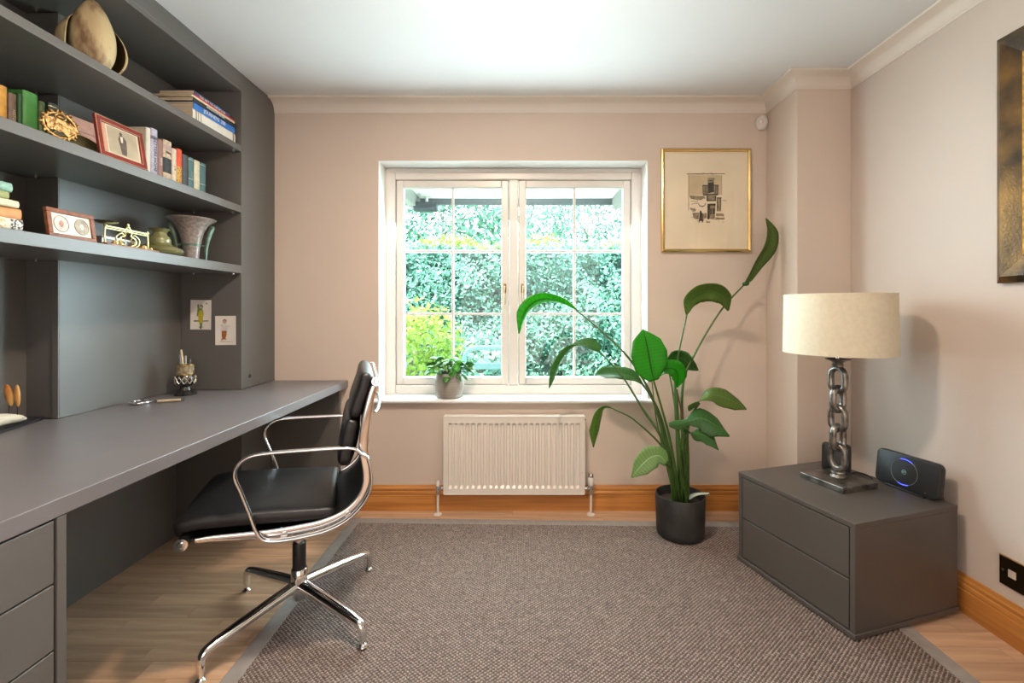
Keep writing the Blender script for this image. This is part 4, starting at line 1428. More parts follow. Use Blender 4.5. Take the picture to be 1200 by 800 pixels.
for xx, tall in ((RXa - .038, False), (RXb + .040, True)):
    sg = 1 if xx < 0 else -1
    MB().tube([(xx, yv, .0), (xx, yv, .125)], .0072, n=12).build('pipe', R_, rad, smooth=40)
    MB().lathe([(0, .0005), (.023, .0005), (.022, .006), (.012, .009), (0, .009)], 24, (xx, yv, 0)).build('pipe_collar', R_, rad, smooth=40)
    b = MB()
    b.tube([(xx, yv, .118), (xx, yv, .165)], .0125, n=14)
    b.tube([(xx, yv, .150), (xx + sg * .034, yv, .150)], .008, n=12).tube([(xx + sg * .012, yv, .150), (xx + sg * .024, yv, .150)], .0115, n=6)
    v_ = b.build('valve_body', M['chrome'], rad, smooth=40)
    if tall:
        MB().lathe([(0, .165), (.013, .165), (.0165, .172), (.0165, .208), (.014, .213), (0, .213)], 20, (xx, yv, 0)).build('thermostat_head', M['white'], rad, smooth=40)
        MB().lathe([(0, .213), (.0145, .213), (.0145, .232), (.012, .236), (0, .236)], 20, (xx, yv, 0)).build('chrome_cap', M['chrome'], rad, smooth=40)
    else:
        MB().lathe([(0, .165), (.009, .165), (.008, .188), (.005, .193), (0, .193)], 16, (xx, yv, 0)).build('lockshield_cap', M['white'], rad, smooth=40)

# ================================================================== grey drawer cabinet, right
CA = Vector((1.162, 1.579, 0))               # near front corner
ang = math.atan2(.155, .507)                 # direction of its short side
ca_, sa_ = math.cos(ang), math.sin(ang)
cab = thing('drawer_cabinet', 'low dark taupe two-drawer cabinet standing askew in the right corner', 'cabinet', (CA.x, CA.y, 0), rz=ang)
# local: +x along the side towards the wall, +y along the front away from the camera; front face at x=0
CWd, CDp, CHt = .541, .528, .414
Kc = M['cab']
z00 = .0122
MB().box(-.006, CDp + .002, -.004, CWd + .004, z00, .030).build('base_board', Kc, cab, bevel=.002)
MB().box(0, CDp, 0, CWd, CHt - .018, CHt).build('top_board', Kc, cab, bevel=.0015)
MB().box(.001, CDp, .001, .020, .0305, CHt - .0185).build('side_panel', Kc, cab, bevel=.001)
MB().box(.001, CDp, CWd - .020, CWd - .001, .0305, CHt - .0185).build('side_panel', Kc, cab, bevel=.001)
MB().box(.022, CDp, .0205, CWd - .0205, .0305, CHt - .0185).build('carcass', M['dark'], cab)
for z0, z1 in ((.034, .208), (.213, CHt - .0225)):
    MB().box(.0015, .0215, .0240, CWd - .0240, z0, z1).build('drawer', Kc, cab, bevel=.0015)


def cabw(lx, ly, z=CHt):
    return Vector((CA.x + lx * ca_ - ly * sa_, CA.y + lx * sa_ + ly * ca_, z))


# ================================================================== table lamp
LP = Vector((1.366, 1.958, CHt + .0006))
lam = thing('table_lamp', 'table lamp with a pewter chain-link stem and cream drum shade on the cabinet', 'lamp', LP, rz=ang)
MB().box(-.098, .098, -.098, .098, 0, .024).build('base_slab', M['iron'], lam, bevel=.002)
MB().lathe([(0, .0242), (.026, .0242), (.030, .029), (.024, .036), (.020, .040), (.026, .045), (.024, .051), (.013, .055), (0, .056)], 28).build('foot_knob', M['iron'], lam, smooth=40)


def chain_link(zc, turn, hh=.0620, hw=.0425, r=.0122):
    P = []
    rr_ = hw - r
    st = hh - r - rr_
    for k in range(9):
        a = PI * k / 8
        P.append((rr_ * math.cos(a), 0, zc + st + rr_ * math.sin(a)))
    for k in range(9):
        a = PI + PI * k / 8
        P.append((rr_ * math.cos(a), 0, zc - st + rr_ * math.sin(a)))
    R3 = Matrix.Rotation(turn, 3, 'Z')
    Q = [R3 @ Vector(p) - Vector((0, 0, zc)) * 0 for p in P]
    b = MB().tube(Q, r, n=12, closed=True, flat=1.2, up=R3 @ Vector((0, 1, 0)))
    return b.build('chain_link', M['iron'], lam, smooth=60)


t1 = math.radians(-87)
z0 = .056 + .0605 - .004
pitchz = .0825
for k in range(5):
    chain_link(z0 + k * pitchz, t1 + (0 if k % 2 == 0 else PI / 2))
ztop = z0 + 4 * pitchz + .0605
MB().lathe([(0, ztop - .004), (.020, ztop - .004), (.022, ztop + .006), (.017, ztop + .012), (.026, ztop + .020), (.046, ztop + .027), (.047, ztop + .030), (.02, ztop + .026), (0, ztop + .026)], 32).build('drip_cup', M['iron'], lam, smooth=40)
zs0, zs1 = .972 - LP.z, 1.225 - LP.z
MB().tube([(0, 0, ztop + .02), (0, 0, zs0 + .05)], .0085, n=14).build('stem', M['alu'], lam, smooth=40)
MB().lathe([(0, zs0 + .05), (.018, zs0 + .05), (.018, zs0 + .09), (.014, zs0 + .10), (0, zs0 + .10)], 20).build('bulb_holder', M['white'], lam, smooth=40)
MB().lathe([(0, zs0 + .095), (.013, zs0 + .10), (.028, zs0 + .135), (.028, zs0 + .155), (.016, zs0 + .175), (0, zs0 + .18)], 20).build('bulb', mat('opal_bulb', (.8, .78, .74), .2), lam, smooth=60)
rb, rt = .2065, .203
b = MB()
n_ = 72
for (ra, za, rc, zc) in ((rb, zs0, rt, zs1),):
    O = [(ra, za), (rc, zc), (rc - .0016, zc), (ra - .0016, za), (ra, za)]
    b.rings([[Vector((r * math.cos(2 * PI * k / n_), r * math.sin(2 * PI * k / n_), z)) for k in range(n_)] for r, z in O], cap=False)
shd = b.build('lamp_shade', M['shade'], lam, smooth=40)
for r, z in ((rb, zs0 + .004), (rt, zs1 - .004)):
    MB().lathe([(r - .0018, z - .004), (r + .0009, z - .004), (r + .0009, z + .004), (r - .0018, z + .004), (r - .0018, z - .004)], 72).build('shade_trim', M['shade'], shd, smooth=40)
b = MB()
for k in range(3):
    a = 2 * PI * k / 3 + .4
    b.tube([(.015 * math.cos(a), .015 * math.sin(a), zs0 + .10), ((rb - .003) * math.cos(a), (rb - .003) * math.sin(a), zs0 + .012)], .0018, n=6)
b.build('shade_carrier', M['ring'], shd)

# ================================================================== broadband router with a lit ring
q0, q1 = Vector((1.545, 1.987, 0)), Vector((1.601, 1.747, 0))
dv = (q1 - q0)
RL = dv.length
ra_ = math.atan2(dv.y, dv.x)
rt_ = thing('router', 'black rounded broadband router with a blue lit ring standing on the cabinet', 'router', ((q0.x + q1.x) / 2, (q0.y + q1.y) / 2, CHt + .0006), rz=ra_)
# local x along the face, front face looks to -y
tilt = Matrix.Rotation(math.radians(-7), 4, 'X')


def rrect(w, h, r, n=6):
    P = []
    for cx_, cz_, a0 in ((w - r, r, -PI / 2), (w - r, h - r, 0), (-w + r, h - r, PI / 2), (-w + r, r, PI)):
        for k in range(n + 1):
            a = a0 + PI / 2 * k / n
            P.append((cx_ + r * math.cos(a), cz_ + r * math.sin(a)))
    return P


RH = .140
b = MB()
secs = [(.0, .004), (.0012, .0015), (.004, 0), (.028, 0), (.032, .003)]
rr = []
for y, ins in secs:
    P = rrect(RL / 2 - ins, RH - 2 * ins, .022 - ins)
    rr.append([tilt @ Vector((px, y, pz + ins + .006)) for px, pz in P])
b.rings(rr)
b.build('case', M['blackplastic'], rt_, smooth=45)
MB().box(-.075, .075, -.004, .040, 0, .008).build('stand', M['blackplastic'], rt_, bevel=.002)
cxr, czr, rr_ = -.006, .076, .052


def arc(name, a0, a1, r, m_, w=.0009, y=-.0006):
    n = max(6, int(abs(a1 - a0) / .09))
    pts = [tilt @ Vector((cxr + r * math.cos(a0 + (a1 - a0) * k / n), y, czr + r * math.sin(a0 + (a1 - a0) * k / n))) for k in range(n + 1)]
    return MB().tube(pts, w, n=6).build(name, m_, rt_, smooth=60)


arc('ring', math.radians(108), math.radians(248), rr_, M['ring'])
arc('ring', math.radians(-68), math.radians(58), rr_, M['ring'])
arc('lit_arc', math.radians(58), math.radians(108), rr_, M['led'], .0014)
arc('lit_arc', math.radians(248), math.radians(292), rr_, M['led'], .0014)
arc('emblem_ring', 0, 2 * PI, .0085, M['emblem'], .0009)
Mx = tilt @ Matrix(((1, 0, 0, cxr), (0, 0, -1, -.0004), (0, 1, 0, czr - .0002), (0, 0, 0, 1)))
text('emblem_letters', 'BT', .0105, Mx, M['emblem'], rt_, bold=.0003)
MB().ell(tilt @ Vector((.078, -.0002, .022)), .0014, .0006, .0014, 8, 6).build('status_light', M['paper_white'], rt_)

ad = thing('black_box', 'small black rounded box behind the lamp stem on the cabinet', 'black box', at(980, 552, 2.085) * 1.0, rz=ang - .9)
ad.location.z = CHt + .0006
b = MB()
rr = []
for y, ins in ((0, .003), (.003, 0), (.025, 0), (.028, .003)):
    P = rrect(.0555 - ins, .128 - 2 * ins, .016 - ins)
    rr.append([Vector((px, y, pz + ins)) for px, pz in P])
b.rings(rr)
b.build('case', M['blackplastic'], ad, smooth=45)
cb = MB()
p0 = cabw(.36, .36, CHt + .004)
pts = [at(994, 548, 2.05), at(1004, 545, 2.07), at(1014, 549, 2.05), at(1022, 556, 2.0)]
pts = [Vector((p.x, p.y, CHt + .0035)) for p in pts]
o = cb.tube(cr(pts, 6), .0028, n=8).build('power_cable', M['blackplastic'], smooth=60)
tag(o, 'short black cable lying on the cabinet between the lamp and the router', 'cable')
cb = MB()
E = cabw(CDp + .006, .07)
pts = [cabw(.475, .060, CHt + .022), cabw(.495, .050, CHt + .026), cabw(.515, .045, CHt + .016), (E.x + .004, E.y - .02, CHt + .004), (E.x + .008, E.y - .022, CHt - .03), (E.x + .010, E.y - .02, .2), (E.x + .010, E.y - .02, .03)]
o = cb.tube(cr(pts, 6), .0025, n=8).build('power_cable', mat('clear_cable', (.16, .13, .09), .25), smooth=60)
tag(o, 'thin cable running from the router down behind the cabinet', 'cable')

# ================================================================== wall socket plate, right wall
wp = thing('data_socket', 'black nickel wall plate with a white data socket above the right skirting board', 'socket', (XR - .0005, 1.545, .2405))
MB().box(-.006, 0, -.073, .073, -.0500, .0500).build('face_plate', M['bronze'], wp, bevel=.0015)
MB().box(-.0065, -.0001, -.0742, .0742, .0500, .0518).build('bright_edge', M['brass'], wp)
MB().box(-.0085, -.006, .017, .042, -.012, .014).build('data_module', mat('module_white', (.62, .50, .42), .5), wp, bevel=.001)
MB().cyl((-.0072, .060, .003), (-.006, .060, .003), .0042, 10).build('screw', M['alu'], wp)
MB().cyl((-.0072, -.060, .003), (-.006, -.060, .003), .0042, 10).build('screw', M['alu'], wp)
# ================================================================== big frame at the right edge
fp = thing('framed_painting', 'large painting in a dark bronze and gold frame on the right wall', 'painting', (XR - .0005, 0, 0))
fy0, fy1, fz0_, fz1_ = .86, 1.612, 1.252, 2.112
M['fr_gold'] = mat('bronze_gold_frame', (.035, .022, .012), .38, .55, c2=(.42, .21, .05), scale=5, ramp=(.38, .80), detail=9, bump=.4, bscale=120)
M['fr_gold2'] = mat('gold_slip', (.62, .36, .08), .35, .8, var=.3, scale=60)
fwid = .088
for nm, m_, a, c, th0, th1 in (('frame_moulding', M['fr_gold'], 0, fwid, .020, .034), ('gilt_slip', M['fr_gold2'], fwid, fwid + .010, .026, .030)):
    corners_o = [(fy0 + a, fz0_ + a), (fy1 - a, fz0_ + a), (fy1 - a, fz1_ - a), (fy0 + a, fz1_ - a)]
    corners_i = [(fy0 + c, fz0_ + c), (fy1 - c, fz0_ + c), (fy1 - c, fz1_ - c), (fy0 + c, fz1_ - c)]
    for k in range(4):
        o0_, o1_ = corners_o[k], corners_o[(k + 1) % 4]
        i0_, i1_ = corners_i[k], corners_i[(k + 1) % 4]
        mid0 = ((o0_[0] * .75 + i0_[0] * .25), (o0_[1] * .75 + i0_[1] * .25))
        mid1 = ((o1_[0] * .75 + i1_[0] * .25), (o1_[1] * .75 + i1_[1] * .25))
        r0 = [(0, *o0_), (-th0, *o0_), (-th1, *mid0), (-.022, *i0_), (0, *i0_)]
        r1 = [(0, *o1_), (-th0, *o1_), (-th1, *mid1), (-.022, *i1_), (0, *i1_)]
        MB().rings([[Vector(p) for p in r0], [Vector(p) for p in r1]]).build(nm, m_, fp)
MB().box(-.018, -.002, fy0 + .09, fy1 - .09, fz0_ + .09, fz1_ - .09).build('canvas', mat('dark_canvas', (.20, .11, .035), .6, c2=(.45, .27, .08), scale=4, detail=8), fp)

# ================================================================== etching in a brass frame
et = thing('framed_etching', 'small brass framed etching of a balconied house on cream paper, right of the window', 'picture', (0, YB - .0005, 0))
ex0, ex1, ez0, ez1 = .8135, 1.3290, 1.4925, 2.0875


def frame_bars(o, x0, x1, z0, z1, w, th, m_, nm='frame_bar'):
    co_ = [(x0, z0), (x1, z0), (x1, z1), (x0, z1)]
    ci_ = [(x0 + w, z0 + w), (x1 - w, z0 + w), (x1 - w, z1 - w), (x0 + w, z1 - w)]
    for k in range(4):
        q, r_ = co_[k], co_[(k + 1) % 4]
        s_, t_ = ci_[k], ci_[(k + 1) % 4]
        sec = lambda a, c: [Vector((a[0], 0, a[1])), Vector((a[0], -th, a[1])), Vector((a[0] * .6 + c[0] * .4, -th - .003, a[1] * .6 + c[1] * .4)), Vector((c[0], -th + .002, c[1])), Vector((c[0], 0, c[1]))]
        MB().rings([sec(q, s_), sec(r_, t_)]).build(nm, m_, o)


frame_bars(et, ex0, ex1, ez0, ez1, .0165, .019, mat('satin_brass', (.70, .48, .19), .22, 1.0, var=.06, scale=8))
MB().box(ex0 + .015, ex1 - .015, -.009, -.001, ez0 + .015, ez1 - .015).build('paper', mat('toned_paper', (.86, .735, .55), .8, var=.05, scale=4), et)


def ek(px, py):                                # a point of the close-up of the print -> wall
    return (((790 + px / 10.67) - CX) / F * YB, H - ((195 + py / 10.67) - CY) / F * YB)


layers = {'print_wash': (M['ink_wash'], -.0092, [
    [(175, 115), (585, 115), (580, 360), (175, 360)]]),
    'print_grey': (M['ink_mid'], -.0098, [
        [(150, 92), (615, 92), (625, 103), (160, 108)], [(180, 365), (370, 375), (380, 400), (300, 425), (200, 410)], [(410, 150), (490, 150), (490, 200), (410, 200)],
        [(190, 515), (270, 545), (260, 565), (200, 550)], [(220, 585), (300, 580), (300, 665), (235, 650)], [(345, 590), (400, 585), (400, 650), (355, 660)],
        [(350, 240), (420, 240), (420, 355), (350, 355)], [(488, 240), (540, 240), (540, 350), (488, 350)], [(516, 590), (610, 595), (612, 628), (516, 622)], [(505, 640), (615, 648), (615, 668), (505, 664)],
        [(525, 400), (580, 400), (575, 565), (525, 565)], [(395, 370), (520, 370), (515, 435), (395, 435)], [(440, 470), (510, 470), (500, 655), (410, 665)], [(390, 690), (445, 690), (440, 708), (390, 708)],
        [(170, 115), (178, 115), (178, 550), (170, 550)], [(583, 115), (588, 115), (588, 360), (583, 360)], [(592, 428), (645, 428), (645, 434), (592, 434)]]),
    'print_dark': (M['ink'], -.0104, [
        [(413, 205), (488, 205), (488, 325), (418, 340)], [(345, 238), (545, 234), (545, 246), (345, 250)], [(350, 352), (542, 345), (540, 366), (355, 368)],
        [(398, 372), (412, 372), (412, 435), (398, 435)], [(500, 372), (514, 372), (514, 432), (500, 432)], [(398, 428), (514, 424), (514, 438), (398, 440)], [(524, 392), (582, 392), (582, 404), (524, 404)], [(524, 404), (532, 404), (532, 560), (524, 560)], [(568, 404), (576, 404), (574, 560), (566, 560)],
        [(408, 472), (508, 468), (508, 492), (408, 496)], [(408, 496), (440, 494), (432, 660), (406, 664)], [(442, 530), (462, 530), (460, 600), (442, 605)], [(472, 530), (500, 530), (498, 600), (472, 600)],
        [(312, 558), (326, 556), (348, 600), (354, 700), (340, 705), (338, 685), (312, 685), (306, 708), (296, 706), (306, 640)],
        [(296, 465), (310, 490), (340, 500), (368, 490), (382, 460), (388, 465), (372, 498), (342, 512), (308, 500), (290, 470)],
        [(346, 250), (354, 250), (358, 350), (350, 350)], [(376, 250), (381, 250), (382, 350), (377, 350)], [(398, 250), (403, 250), (404, 350), (399, 350)], [(505, 248), (510, 248), (510, 345), (505, 345)], [(525, 248), (530, 248), (528, 345), (523, 345)], [(538, 246), (546, 246), (542, 346), (536, 346)],
        [(200, 435), (290, 448), (290, 453), (200, 440)], [(205, 475), (290, 462), (290, 467), (205, 480)]])}
for nm, (m_, y_, polys) in layers.items():
    b = MB()
    for P in polys:
        b.prism([ek(*p) for p in P], y_, y_ + .0008, lambda a, c, t: (a, t, c))
    b.build(nm, m_, et)
b = MB()
random.seed(3)
for k in range(70):                            # loose hatching strokes
    px, py = random.choice([(random.uniform(150, 620), random.uniform(84, 112)), (random.uniform(190, 390), random.uniform(370, 430)), (random.uniform(180, 300), random.uniform(510, 670)), (random.uniform(515, 615), random.uniform(590, 668)), (random.uniform(220, 640), random.uniform(655, 700)), (random.uniform(415, 488), random.uniform(155, 200))])
    L_ = random.uniform(10, 34)
    dy = random.uniform(-6, 6)
    P = [ek(px, py), ek(px + L_, py + dy), ek(px + L_, py + dy + 3.2), ek(px, py + 3.2)]
    b.prism(P, -.0110, -.0104, lambda a, c, t: (a, t, c))
b.build('print_hatching', M['ink'], et)
MB().box(ex0 + .0155, ex1 - .0155, -.0145, -.013, ez0 + .0155, ez1 - .0155).build('glazing', M['glass_clear'], et)

# ================================================================== movement sensor under the cornice
sn = thing('motion_sensor', 'small white motion sensor under the cornice in the corner by the etching', 'sensor', (1.395, YB - .001, 2.238), rz=math.radians(-12))
MB().lathe([(0, 0), (.031, 0), (.034, .004), (.034, .012), (.030, .026), (.018, .036), (0, .039)], 28, M=Matrix.Rotation(PI / 2, 4, 'X') @ Matrix.Diagonal((1, 1.28, 1, 1))).build('casing', M['white'], sn, smooth=60)
MB().ell((-.010, -.034, -.002), .013, .010, .017, 16, 10).build('lens', mat('sensor_lens', (.72, .66, .60), .12, coat=1), sn, smooth=60)

# ================================================================== plant on the sill
sp = thing('potted_plant', 'small round-leaved plant in a banded grey ceramic pot on the window sill', 'potted plant', (-.420, 2.684, .6440))
M['pot_grey'] = mat('banded_pot', (.40, .36, .31), .42, c2=(.27, .245, .21), scale=3.2, stretch=(.4, .4, 26), detail=5)
pr = [(0, 0), (.060, 0), (.070, .006), (.080, .03), (.0845, .06), (.085, .09), (.081, .12), (.076, .140), (.0745, .146), (.072, .146), (.072, .138), (.070, .12), (0, .118)]
MB().lathe(pr, 48).build('pot', M['pot_grey'], sp, smooth=50)
MB().lathe([(0, .1185), (.0695, .1225), (.0, .130)], 24).build('soil', M['soil'], sp)


def leaf_mesh(mid, half, side, fold=.25, m_=None, parent=None, name='leaf', nW=6, droop=0.0, wav=0.0, k=5, lob=None, th=None):
    """blade along a midrib polyline (world or local points); half: half widths at equal steps; side: list of/one across-vector"""
    P = cr(mid, k)
    n = len(P)
    hw_ = np.interp(np.linspace(0, 1, n), np.linspace(0, 1, len(half)), half)
    sd = side if isinstance(side, list) else [side]
    S = [Vector(s) for s in sd]
    ph = random.uniform(0, 6)
    vs_, fs, uvs = [], [], []
    for i in range(n):
        t = (P[min(i + 1, n - 1)] - P[max(i - 1, 0)]).normalized()
        f = i / (n - 1) * (len(S) - 1)
        j = min(int(f), len(S) - 2) if len(S) > 1 else 0
        s = S[j].lerp(S[j + 1], f - j) if len(S) > 1 else S[0].copy()
        s = (s - t * s.dot(t))
        s = s.normalized() if s.length > 1e-6 else t.orthogonal().normalized()
        nr = s.cross(t).normalized()
        for q in range(nW + 1):
            a = -1 + 2 * q / nW
            w = hw_[i]
            up_ = fold * abs(a) * w - droop * a * a * w + wav * w * math.sin(9 * i / n + ph + 2.2 * a) * abs(a)
            vs_.append(P[i] + s * (a * w * math.sqrt(max(.2, 1 - .4 * fold * fold))) + nr * up_)
            uvs.append((q / nW, i / (n - 1)))
    for i in range(n - 1):
        for q in range(nW):
            a0 = i * (nW + 1) + q
            fs.append((a0, a0 + 1, a0 + nW + 2, a0 + nW + 1))
    me = bpy.data.meshes.new(name)
    me.from_pydata([tuple(v) for v in vs_], [], fs)
    me.materials.append(m_)
    uvl = me.uv_layers.new(name='UVMap')
    for li, l in enumerate(me.loops):
        uvl.data[li].uv = uvs[l.vertex_index]
    me.shade_smooth()
    o = bpy.data.objects.new(name, me)
    link(o, parent)
    so = o.modifiers.new('thickness', 'SOLIDIFY')
    so.thickness = th or .0012
    return o


M['sill_leaf'] = leaf_mat('sill_leaf', (.035, .14, .02), (.065, .20, .03), (.11, .26, .06), trans=.3)
M['sill_leaf2'] = leaf_mat('sill_leaf_young', (.06, .28, .02), (.09, .34, .03), (.10, .36, .05), trans=.45)
random.seed(21)
for k in range(54):
    a = 2.4 * k + random.uniform(-.3, .3)
    rad_ = .016 + .100 * math.sqrt(k / 54) + random.uniform(-.008, .008)
    zt = .222 - .075 * (rad_ / .116) ** 2 + random.uniform(-.022, .026)
    yy = .60 * rad_ * math.sin(a)
    base_ = Vector((rad_ * .35 * math.cos(a), .7 * rad_ * .35 * math.sin(a), .126))
    tip0 = Vector((rad_ * math.cos(a), yy, zt))
    d = Vector((math.cos(a), .7 * math.sin(a), random.uniform(-.7, .25))).normalized()
    L_ = random.uniform(.046, .062)
    w_ = L_ * random.uniform(.36, .46)
    st = MB().tube(cr([base_, base_.lerp(tip0, .6) + Vector((0, 0, .012)), tip0], 3), .0016, n=5).build('stalk', M['stem'], sp)
    side_ = Vector((-math.sin(a), math.cos(a), random.uniform(-.7, .7)))
    mids = [tip0, tip0 + d * L_ * .5 + Vector((0, 0, .005)), tip0 + d * L_ + Vector((0, 0, -.007))]
    mids = [Vector((p.x, min(p.y, .070), p.z)) for p in mids]
    leaf_mesh(mids, [.1 * w_, .75 * w_, w_, .95 * w_, .65 * w_, .05 * w_], side_, .22, M['sill_leaf2'] if random.random() < .22 else M['sill_leaf'], sp, nW=4, k=4)

# ================================================================== tall strelitzia by the cabinet
PB = Vector((.818, 2.332, .0122))
tp = thing('potted_plant', 'tall bird of paradise plant with long stalks in a black planter by the radiator', 'potted plant', PB)
MB().lathe([(0, 0), (.108, 0), (.114, .004), (.1175, .03), (.1215, .12), (.1225, .2005), (.1205, .2055), (.1165, .2055), (.1145, .201), (.113, .16), (0, .158)], 56).build('planter', M['pot'], tp, smooth=50)
MB().lathe([(0, .168), (.05, .166), (.1128, .161), (.1128, .1585), (0, .1585)], 32).build('soil', M['soil'], tp)
o = thing('plant_scoop', 'pale sage plastic handle sticking out of the black planter rim', 'tool', PB + Vector((.0, -.02, .0)))
b = MB()
b.tube(cr([(.030, .0, .185), (.055, .0, .202), (.085, -.002, .212), (.118, -.004, .214), (.138, -.005, .214)], 4), [.018, .0155, .0125, .0095, .0085], n=12, flat=.45)
b.build('handle', M['mint'], o, smooth=60)
MB().cyl((.133, -.014, .214), (.133, .004, .214), .0028, 8).build('hanging_hole', M['dark'], o)


def L3(x, y, Y):
    return at(x, y, Y) - PB


def stalk(pts, r=(.008, .0045), m_=None):
    P = [Vector(p) for p in pts]
    return MB().tube(cr(P, 7), list(r), n=10).build('stalk', m_ or M['stem'], tp, smooth=70)


def B(dx, dy, z=.165):
    return Vector((dx, dy, z))


lf, lb, lo_, lp = M['leaf'], M['leaf_bright'], M['leaf_olive'], M['leaf_pale']
# 1 long arching leaf in front of the window
stalk([B(-.022, .0), L3(783, 540, 2.33), L3(766, 470, 2.36), L3(738.8, 422, 2.40), L3(705, 388, 2.44), L3(675, 363, 2.46)], (.011, .0075, .0055, .0042))
leaf_mesh([L3(676, 363, 2.46), L3(660, 354, 2.455), L3(640, 350, 2.445), L3(624, 355, 2.43), L3(613, 369, 2.42), L3(608, 391, 2.41)], [.004, .022, .034, .040, .036, .003],
          [(0, .55, -.8), (.3, .6, -.75), (.6, .6, -.5), (.9, .5, -.1)], .35, lb, tp, wav=.1)
# 2 second arching leaf, lower
stalk([B(-.03, -.01), L3(778, 520, 2.30), L3(753.7, 480, 2.32), L3(729, 440.6, 2.36), L3(702, 411, 2.40)], (.010, .007, .005, .004))
leaf_mesh([L3(703, 411, 2.40), L3(692, 404, 2.40), L3(676, 405, 2.39), L3(663, 414, 2.375), L3(652, 432, 2.36), L3(643.5, 455, 2.35)], [.012, .040, .026, .034, .036, .002],
          [(.3, .35, .9), (.4, .7, .6), (.6, .8, -.3), (.9, .5, .2)], .45, lf, tp, wav=.12)
# 3 leaf seen edge-on before the sill
stalk([B(-.012, .012), L3(786, 540, 2.36), L3(776, 495, 2.39), L3(764, 466, 2.41), L3(753, 450, 2.42)], (.012, .009, .008, .006))
leaf_mesh([L3(754, 451, 2.42), L3(740, 441, 2.43), L3(724, 438, 2.43), L3(708, 438, 2.425), L3(697, 438.5, 2.42)], [.006, .040, .052, .044, .003],
          [(.15, .75, .6)], .30, lf, tp, wav=.1)
# 4 the big bright leaf facing the room
stalk([B(-.004, -.02), L3(786, 520, 2.26), L3(776, 480, 2.24), L3(766, 446, 2.22)], (.009, .006, .0045))
leaf_mesh([L3(766.5, 446, 2.22), L3(763, 432, 2.215), L3(760, 414, 2.215), L3(757, 399, 2.225), L3(753.5, 386, 2.25)], [.022, .082, .093, .072, .004],
          [(1, .12, .12)], .12, lb, tp, nW=8, wav=.05)
# 5 curled young leaf below it
stalk([B(.008, -.004), L3(796, 530, 2.30), L3(794, 490, 2.29), L3(793, 456, 2.28)], (.012, .008, .006))
leaf_mesh([L3(793, 454, 2.28), L3(794.5, 442, 2.27), L3(791, 433, 2.25), L3(780, 432, 2.235), L3(771, 441, 2.24)], [.006, .040, .046, .042, .004],
          [(1, .2, .1), (1, .2, .35), (.5, .3, .8), (.1, .3, .9)], .35, lb, tp, wav=.12)
# 6 dark leaf behind, right of the bright one
stalk([B(.004, .02), L3(795, 520, 2.42), L3(790, 470, 2.45), L3(783, 430, 2.46)], (.008, .005, .004))
leaf_mesh([L3(778, 430, 2.46), L3(788, 419, 2.46), L3(800, 420, 2.46), L3(810, 428, 2.46), L3(818, 434, 2.46)], [.006, .050, .052, .036, .004],
          [(.2, .45, -.85)], .25, M['leaf'], tp, wav=.1)
# 7 folded leaf in the middle of the wall
stalk([B(.010, .01), L3(794, 520, 2.38), L3(791, 445, 2.42), L3(795, 415, 2.43), L3(805, 368, 2.45)], (.012, .008, .0055, .0042))
leaf_mesh([L3(804.5, 369, 2.45), L3(808, 353, 2.43), L3(819, 343, 2.41), L3(835, 341, 2.40), L3(848, 349, 2.42), L3(853.5, 364, 2.44)], [.004, .046, .060, .055, .042, .004],
          [(.5, .3, -.8), (.2, .5, -.8), (.15, .5, -.85), (-.5, .5, -.6)], .28, lo_, tp, wav=.08)
# 8 the tallest leaf against the pier
stalk([B(.02, .012), L3(800, 520, 2.38), L3(800, 452, 2.42), L3(815, 413, 2.45), L3(844.8, 363.8, 2.49), L3(871, 334.5, 2.52)], (.013, .009, .0065, .005, .0045))
leaf_mesh([L3(870.5, 335, 2.52), L3(877, 326, 2.515), L3(887, 309, 2.505), L3(900, 290, 2.50), L3(903, 273, 2.50), L3(897.5, 255.5, 2.505)], [.006, .026, .036, .047, .042, .003],
          [(.7, .5, -.3), (.75, .5, -.4), (.9, .3, -.2), (.95, .2, .1)], .38, lo_, tp, wav=.06)
MB().ell(L3(874, 332.5, 2.50), .020, .010, .012, 12, 8).build('leaf_curl', M['leaf'], tp, smooth=60)
# 9 upper right leaf
stalk([B(.035, -.01), L3(806, 540, 2.28), L3(806, 505, 2.25), L3(812, 484, 2.23), L3(820, 472, 2.22)], (.010, .006, .0045))
leaf_mesh([L3(806, 478, 2.20), L3(819, 470, 2.215), L3(834, 463, 2.22), L3(850, 466, 2.215), L3(864, 473, 2.21), L3(875, 479.5, 2.20)], [.022, .030, .048, .050, .036, .004],
          [(.2, .5, -.8), (.1, .55, .8), (.1, .6, .75)], .2, lo_, tp, wav=.08)
# 10 dark folded leaf in the middle right
stalk([B(.028, -.03), L3(803, 545, 2.25), L3(802, 515, 2.20), L3(806, 497, 2.17)], (.009, .006, .0045))
leaf_mesh([L3(784, 497, 2.15), L3(794, 497, 2.155), L3(806, 494, 2.16), L3(822, 490, 2.155), L3(840, 499, 2.14), L3(855, 511, 2.13)], [.010, .026, .016, .064, .060, .004],
          [(.1, .6, .7), (.1, .55, .85), (.15, .55, .8)], .45, lf, tp, nW=8, wav=.06)
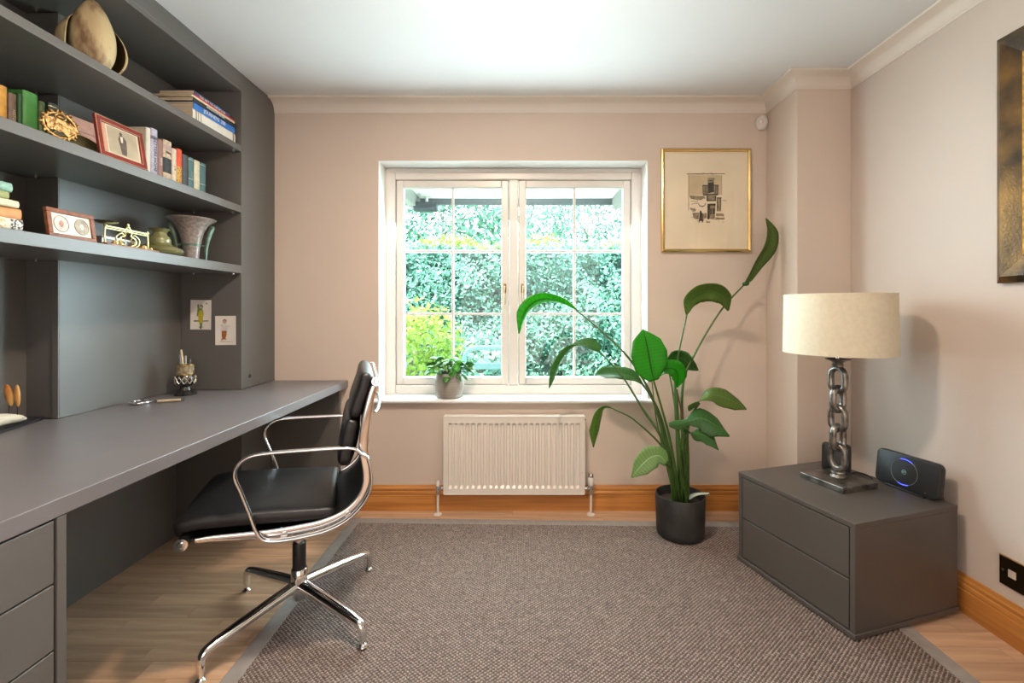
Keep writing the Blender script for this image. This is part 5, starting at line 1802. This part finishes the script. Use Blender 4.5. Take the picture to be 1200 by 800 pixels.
# 11 lower right leaf
stalk([B(.020, -.045), L3(798, 545, 2.22), L3(797, 520, 2.18), L3(801, 508, 2.16)], (.008, .005, .004))
leaf_mesh([L3(801, 502, 2.16), L3(812, 507, 2.15), L3(823, 509, 2.14), L3(833, 515, 2.13), L3(842, 527, 2.12)], [.018, .040, .034, .034, .003],
          [(.3, .4, -.8), (.1, .5, .8), (.1, .5, .8)], .3, lf, tp, wav=.15)
# 12 lower left leaf drooping by the radiator
stalk([B(-.038, -.006), L3(786, 548, 2.30), L3(775, 522, 2.29), L3(742, 491, 2.29), L3(718, 478.5, 2.31)], (.009, .006, .0042, .0036))
leaf_mesh([L3(718, 478.5, 2.31), L3(709, 478, 2.31), L3(703, 486, 2.31), L3(698, 505, 2.31), L3(695.5, 524, 2.31)], [.004, .022, .034, .036, .003],
          [(.1, .8, -.5), (.8, .6, 0), (.8, .55, 0)], .35, lo_, tp, wav=.05)
# 13 pale leaf low on the left
stalk([B(-.03, -.03), L3(789, 556, 2.24), L3(786, 548, 2.21), L3(779.6, 543, 2.18)], (.008, .005, .004))
leaf_mesh([L3(781, 543, 2.16), L3(773, 534, 2.15), L3(762, 536, 2.14), L3(750, 547, 2.12), L3(740, 559.5, 2.10)], [.018, .040, .052, .044, .003],
          [(.4, .4, .9), (.35, .4, .9), (.55, .3, .8)], .22, lp, tp, wav=.08)
# dry and thin extra stalks, sheathed base
stalk([B(.03, .0), L3(804, 530, 2.31), L3(800, 492, 2.31), L3(793.5, 458, 2.30)], (.007, .005, .004), M['stem_dry'])
stalk([B(-.02, .02), L3(780, 540, 2.40), L3(769, 490, 2.42), L3(764, 447, 2.43)], (.005, .0035, .003))
for dx, dy, lx, hh, r_ in ((-.022, .0, -.014, .20, .014), (.0, -.012, .0, .22, .017), (.024, -.004, .004, .24, .016), (.008, .014, .004, .26, .014)):
    MB().tube(cr([(dx, dy, .164), (dx + lx * .3, dy, .164 + hh * .5), (dx + lx, dy, .164 + hh)], 5), [r_, r_ * .9, r_ * .42], n=12, flat=.7).build('leaf_sheath', M['stem'], tp, smooth=70)
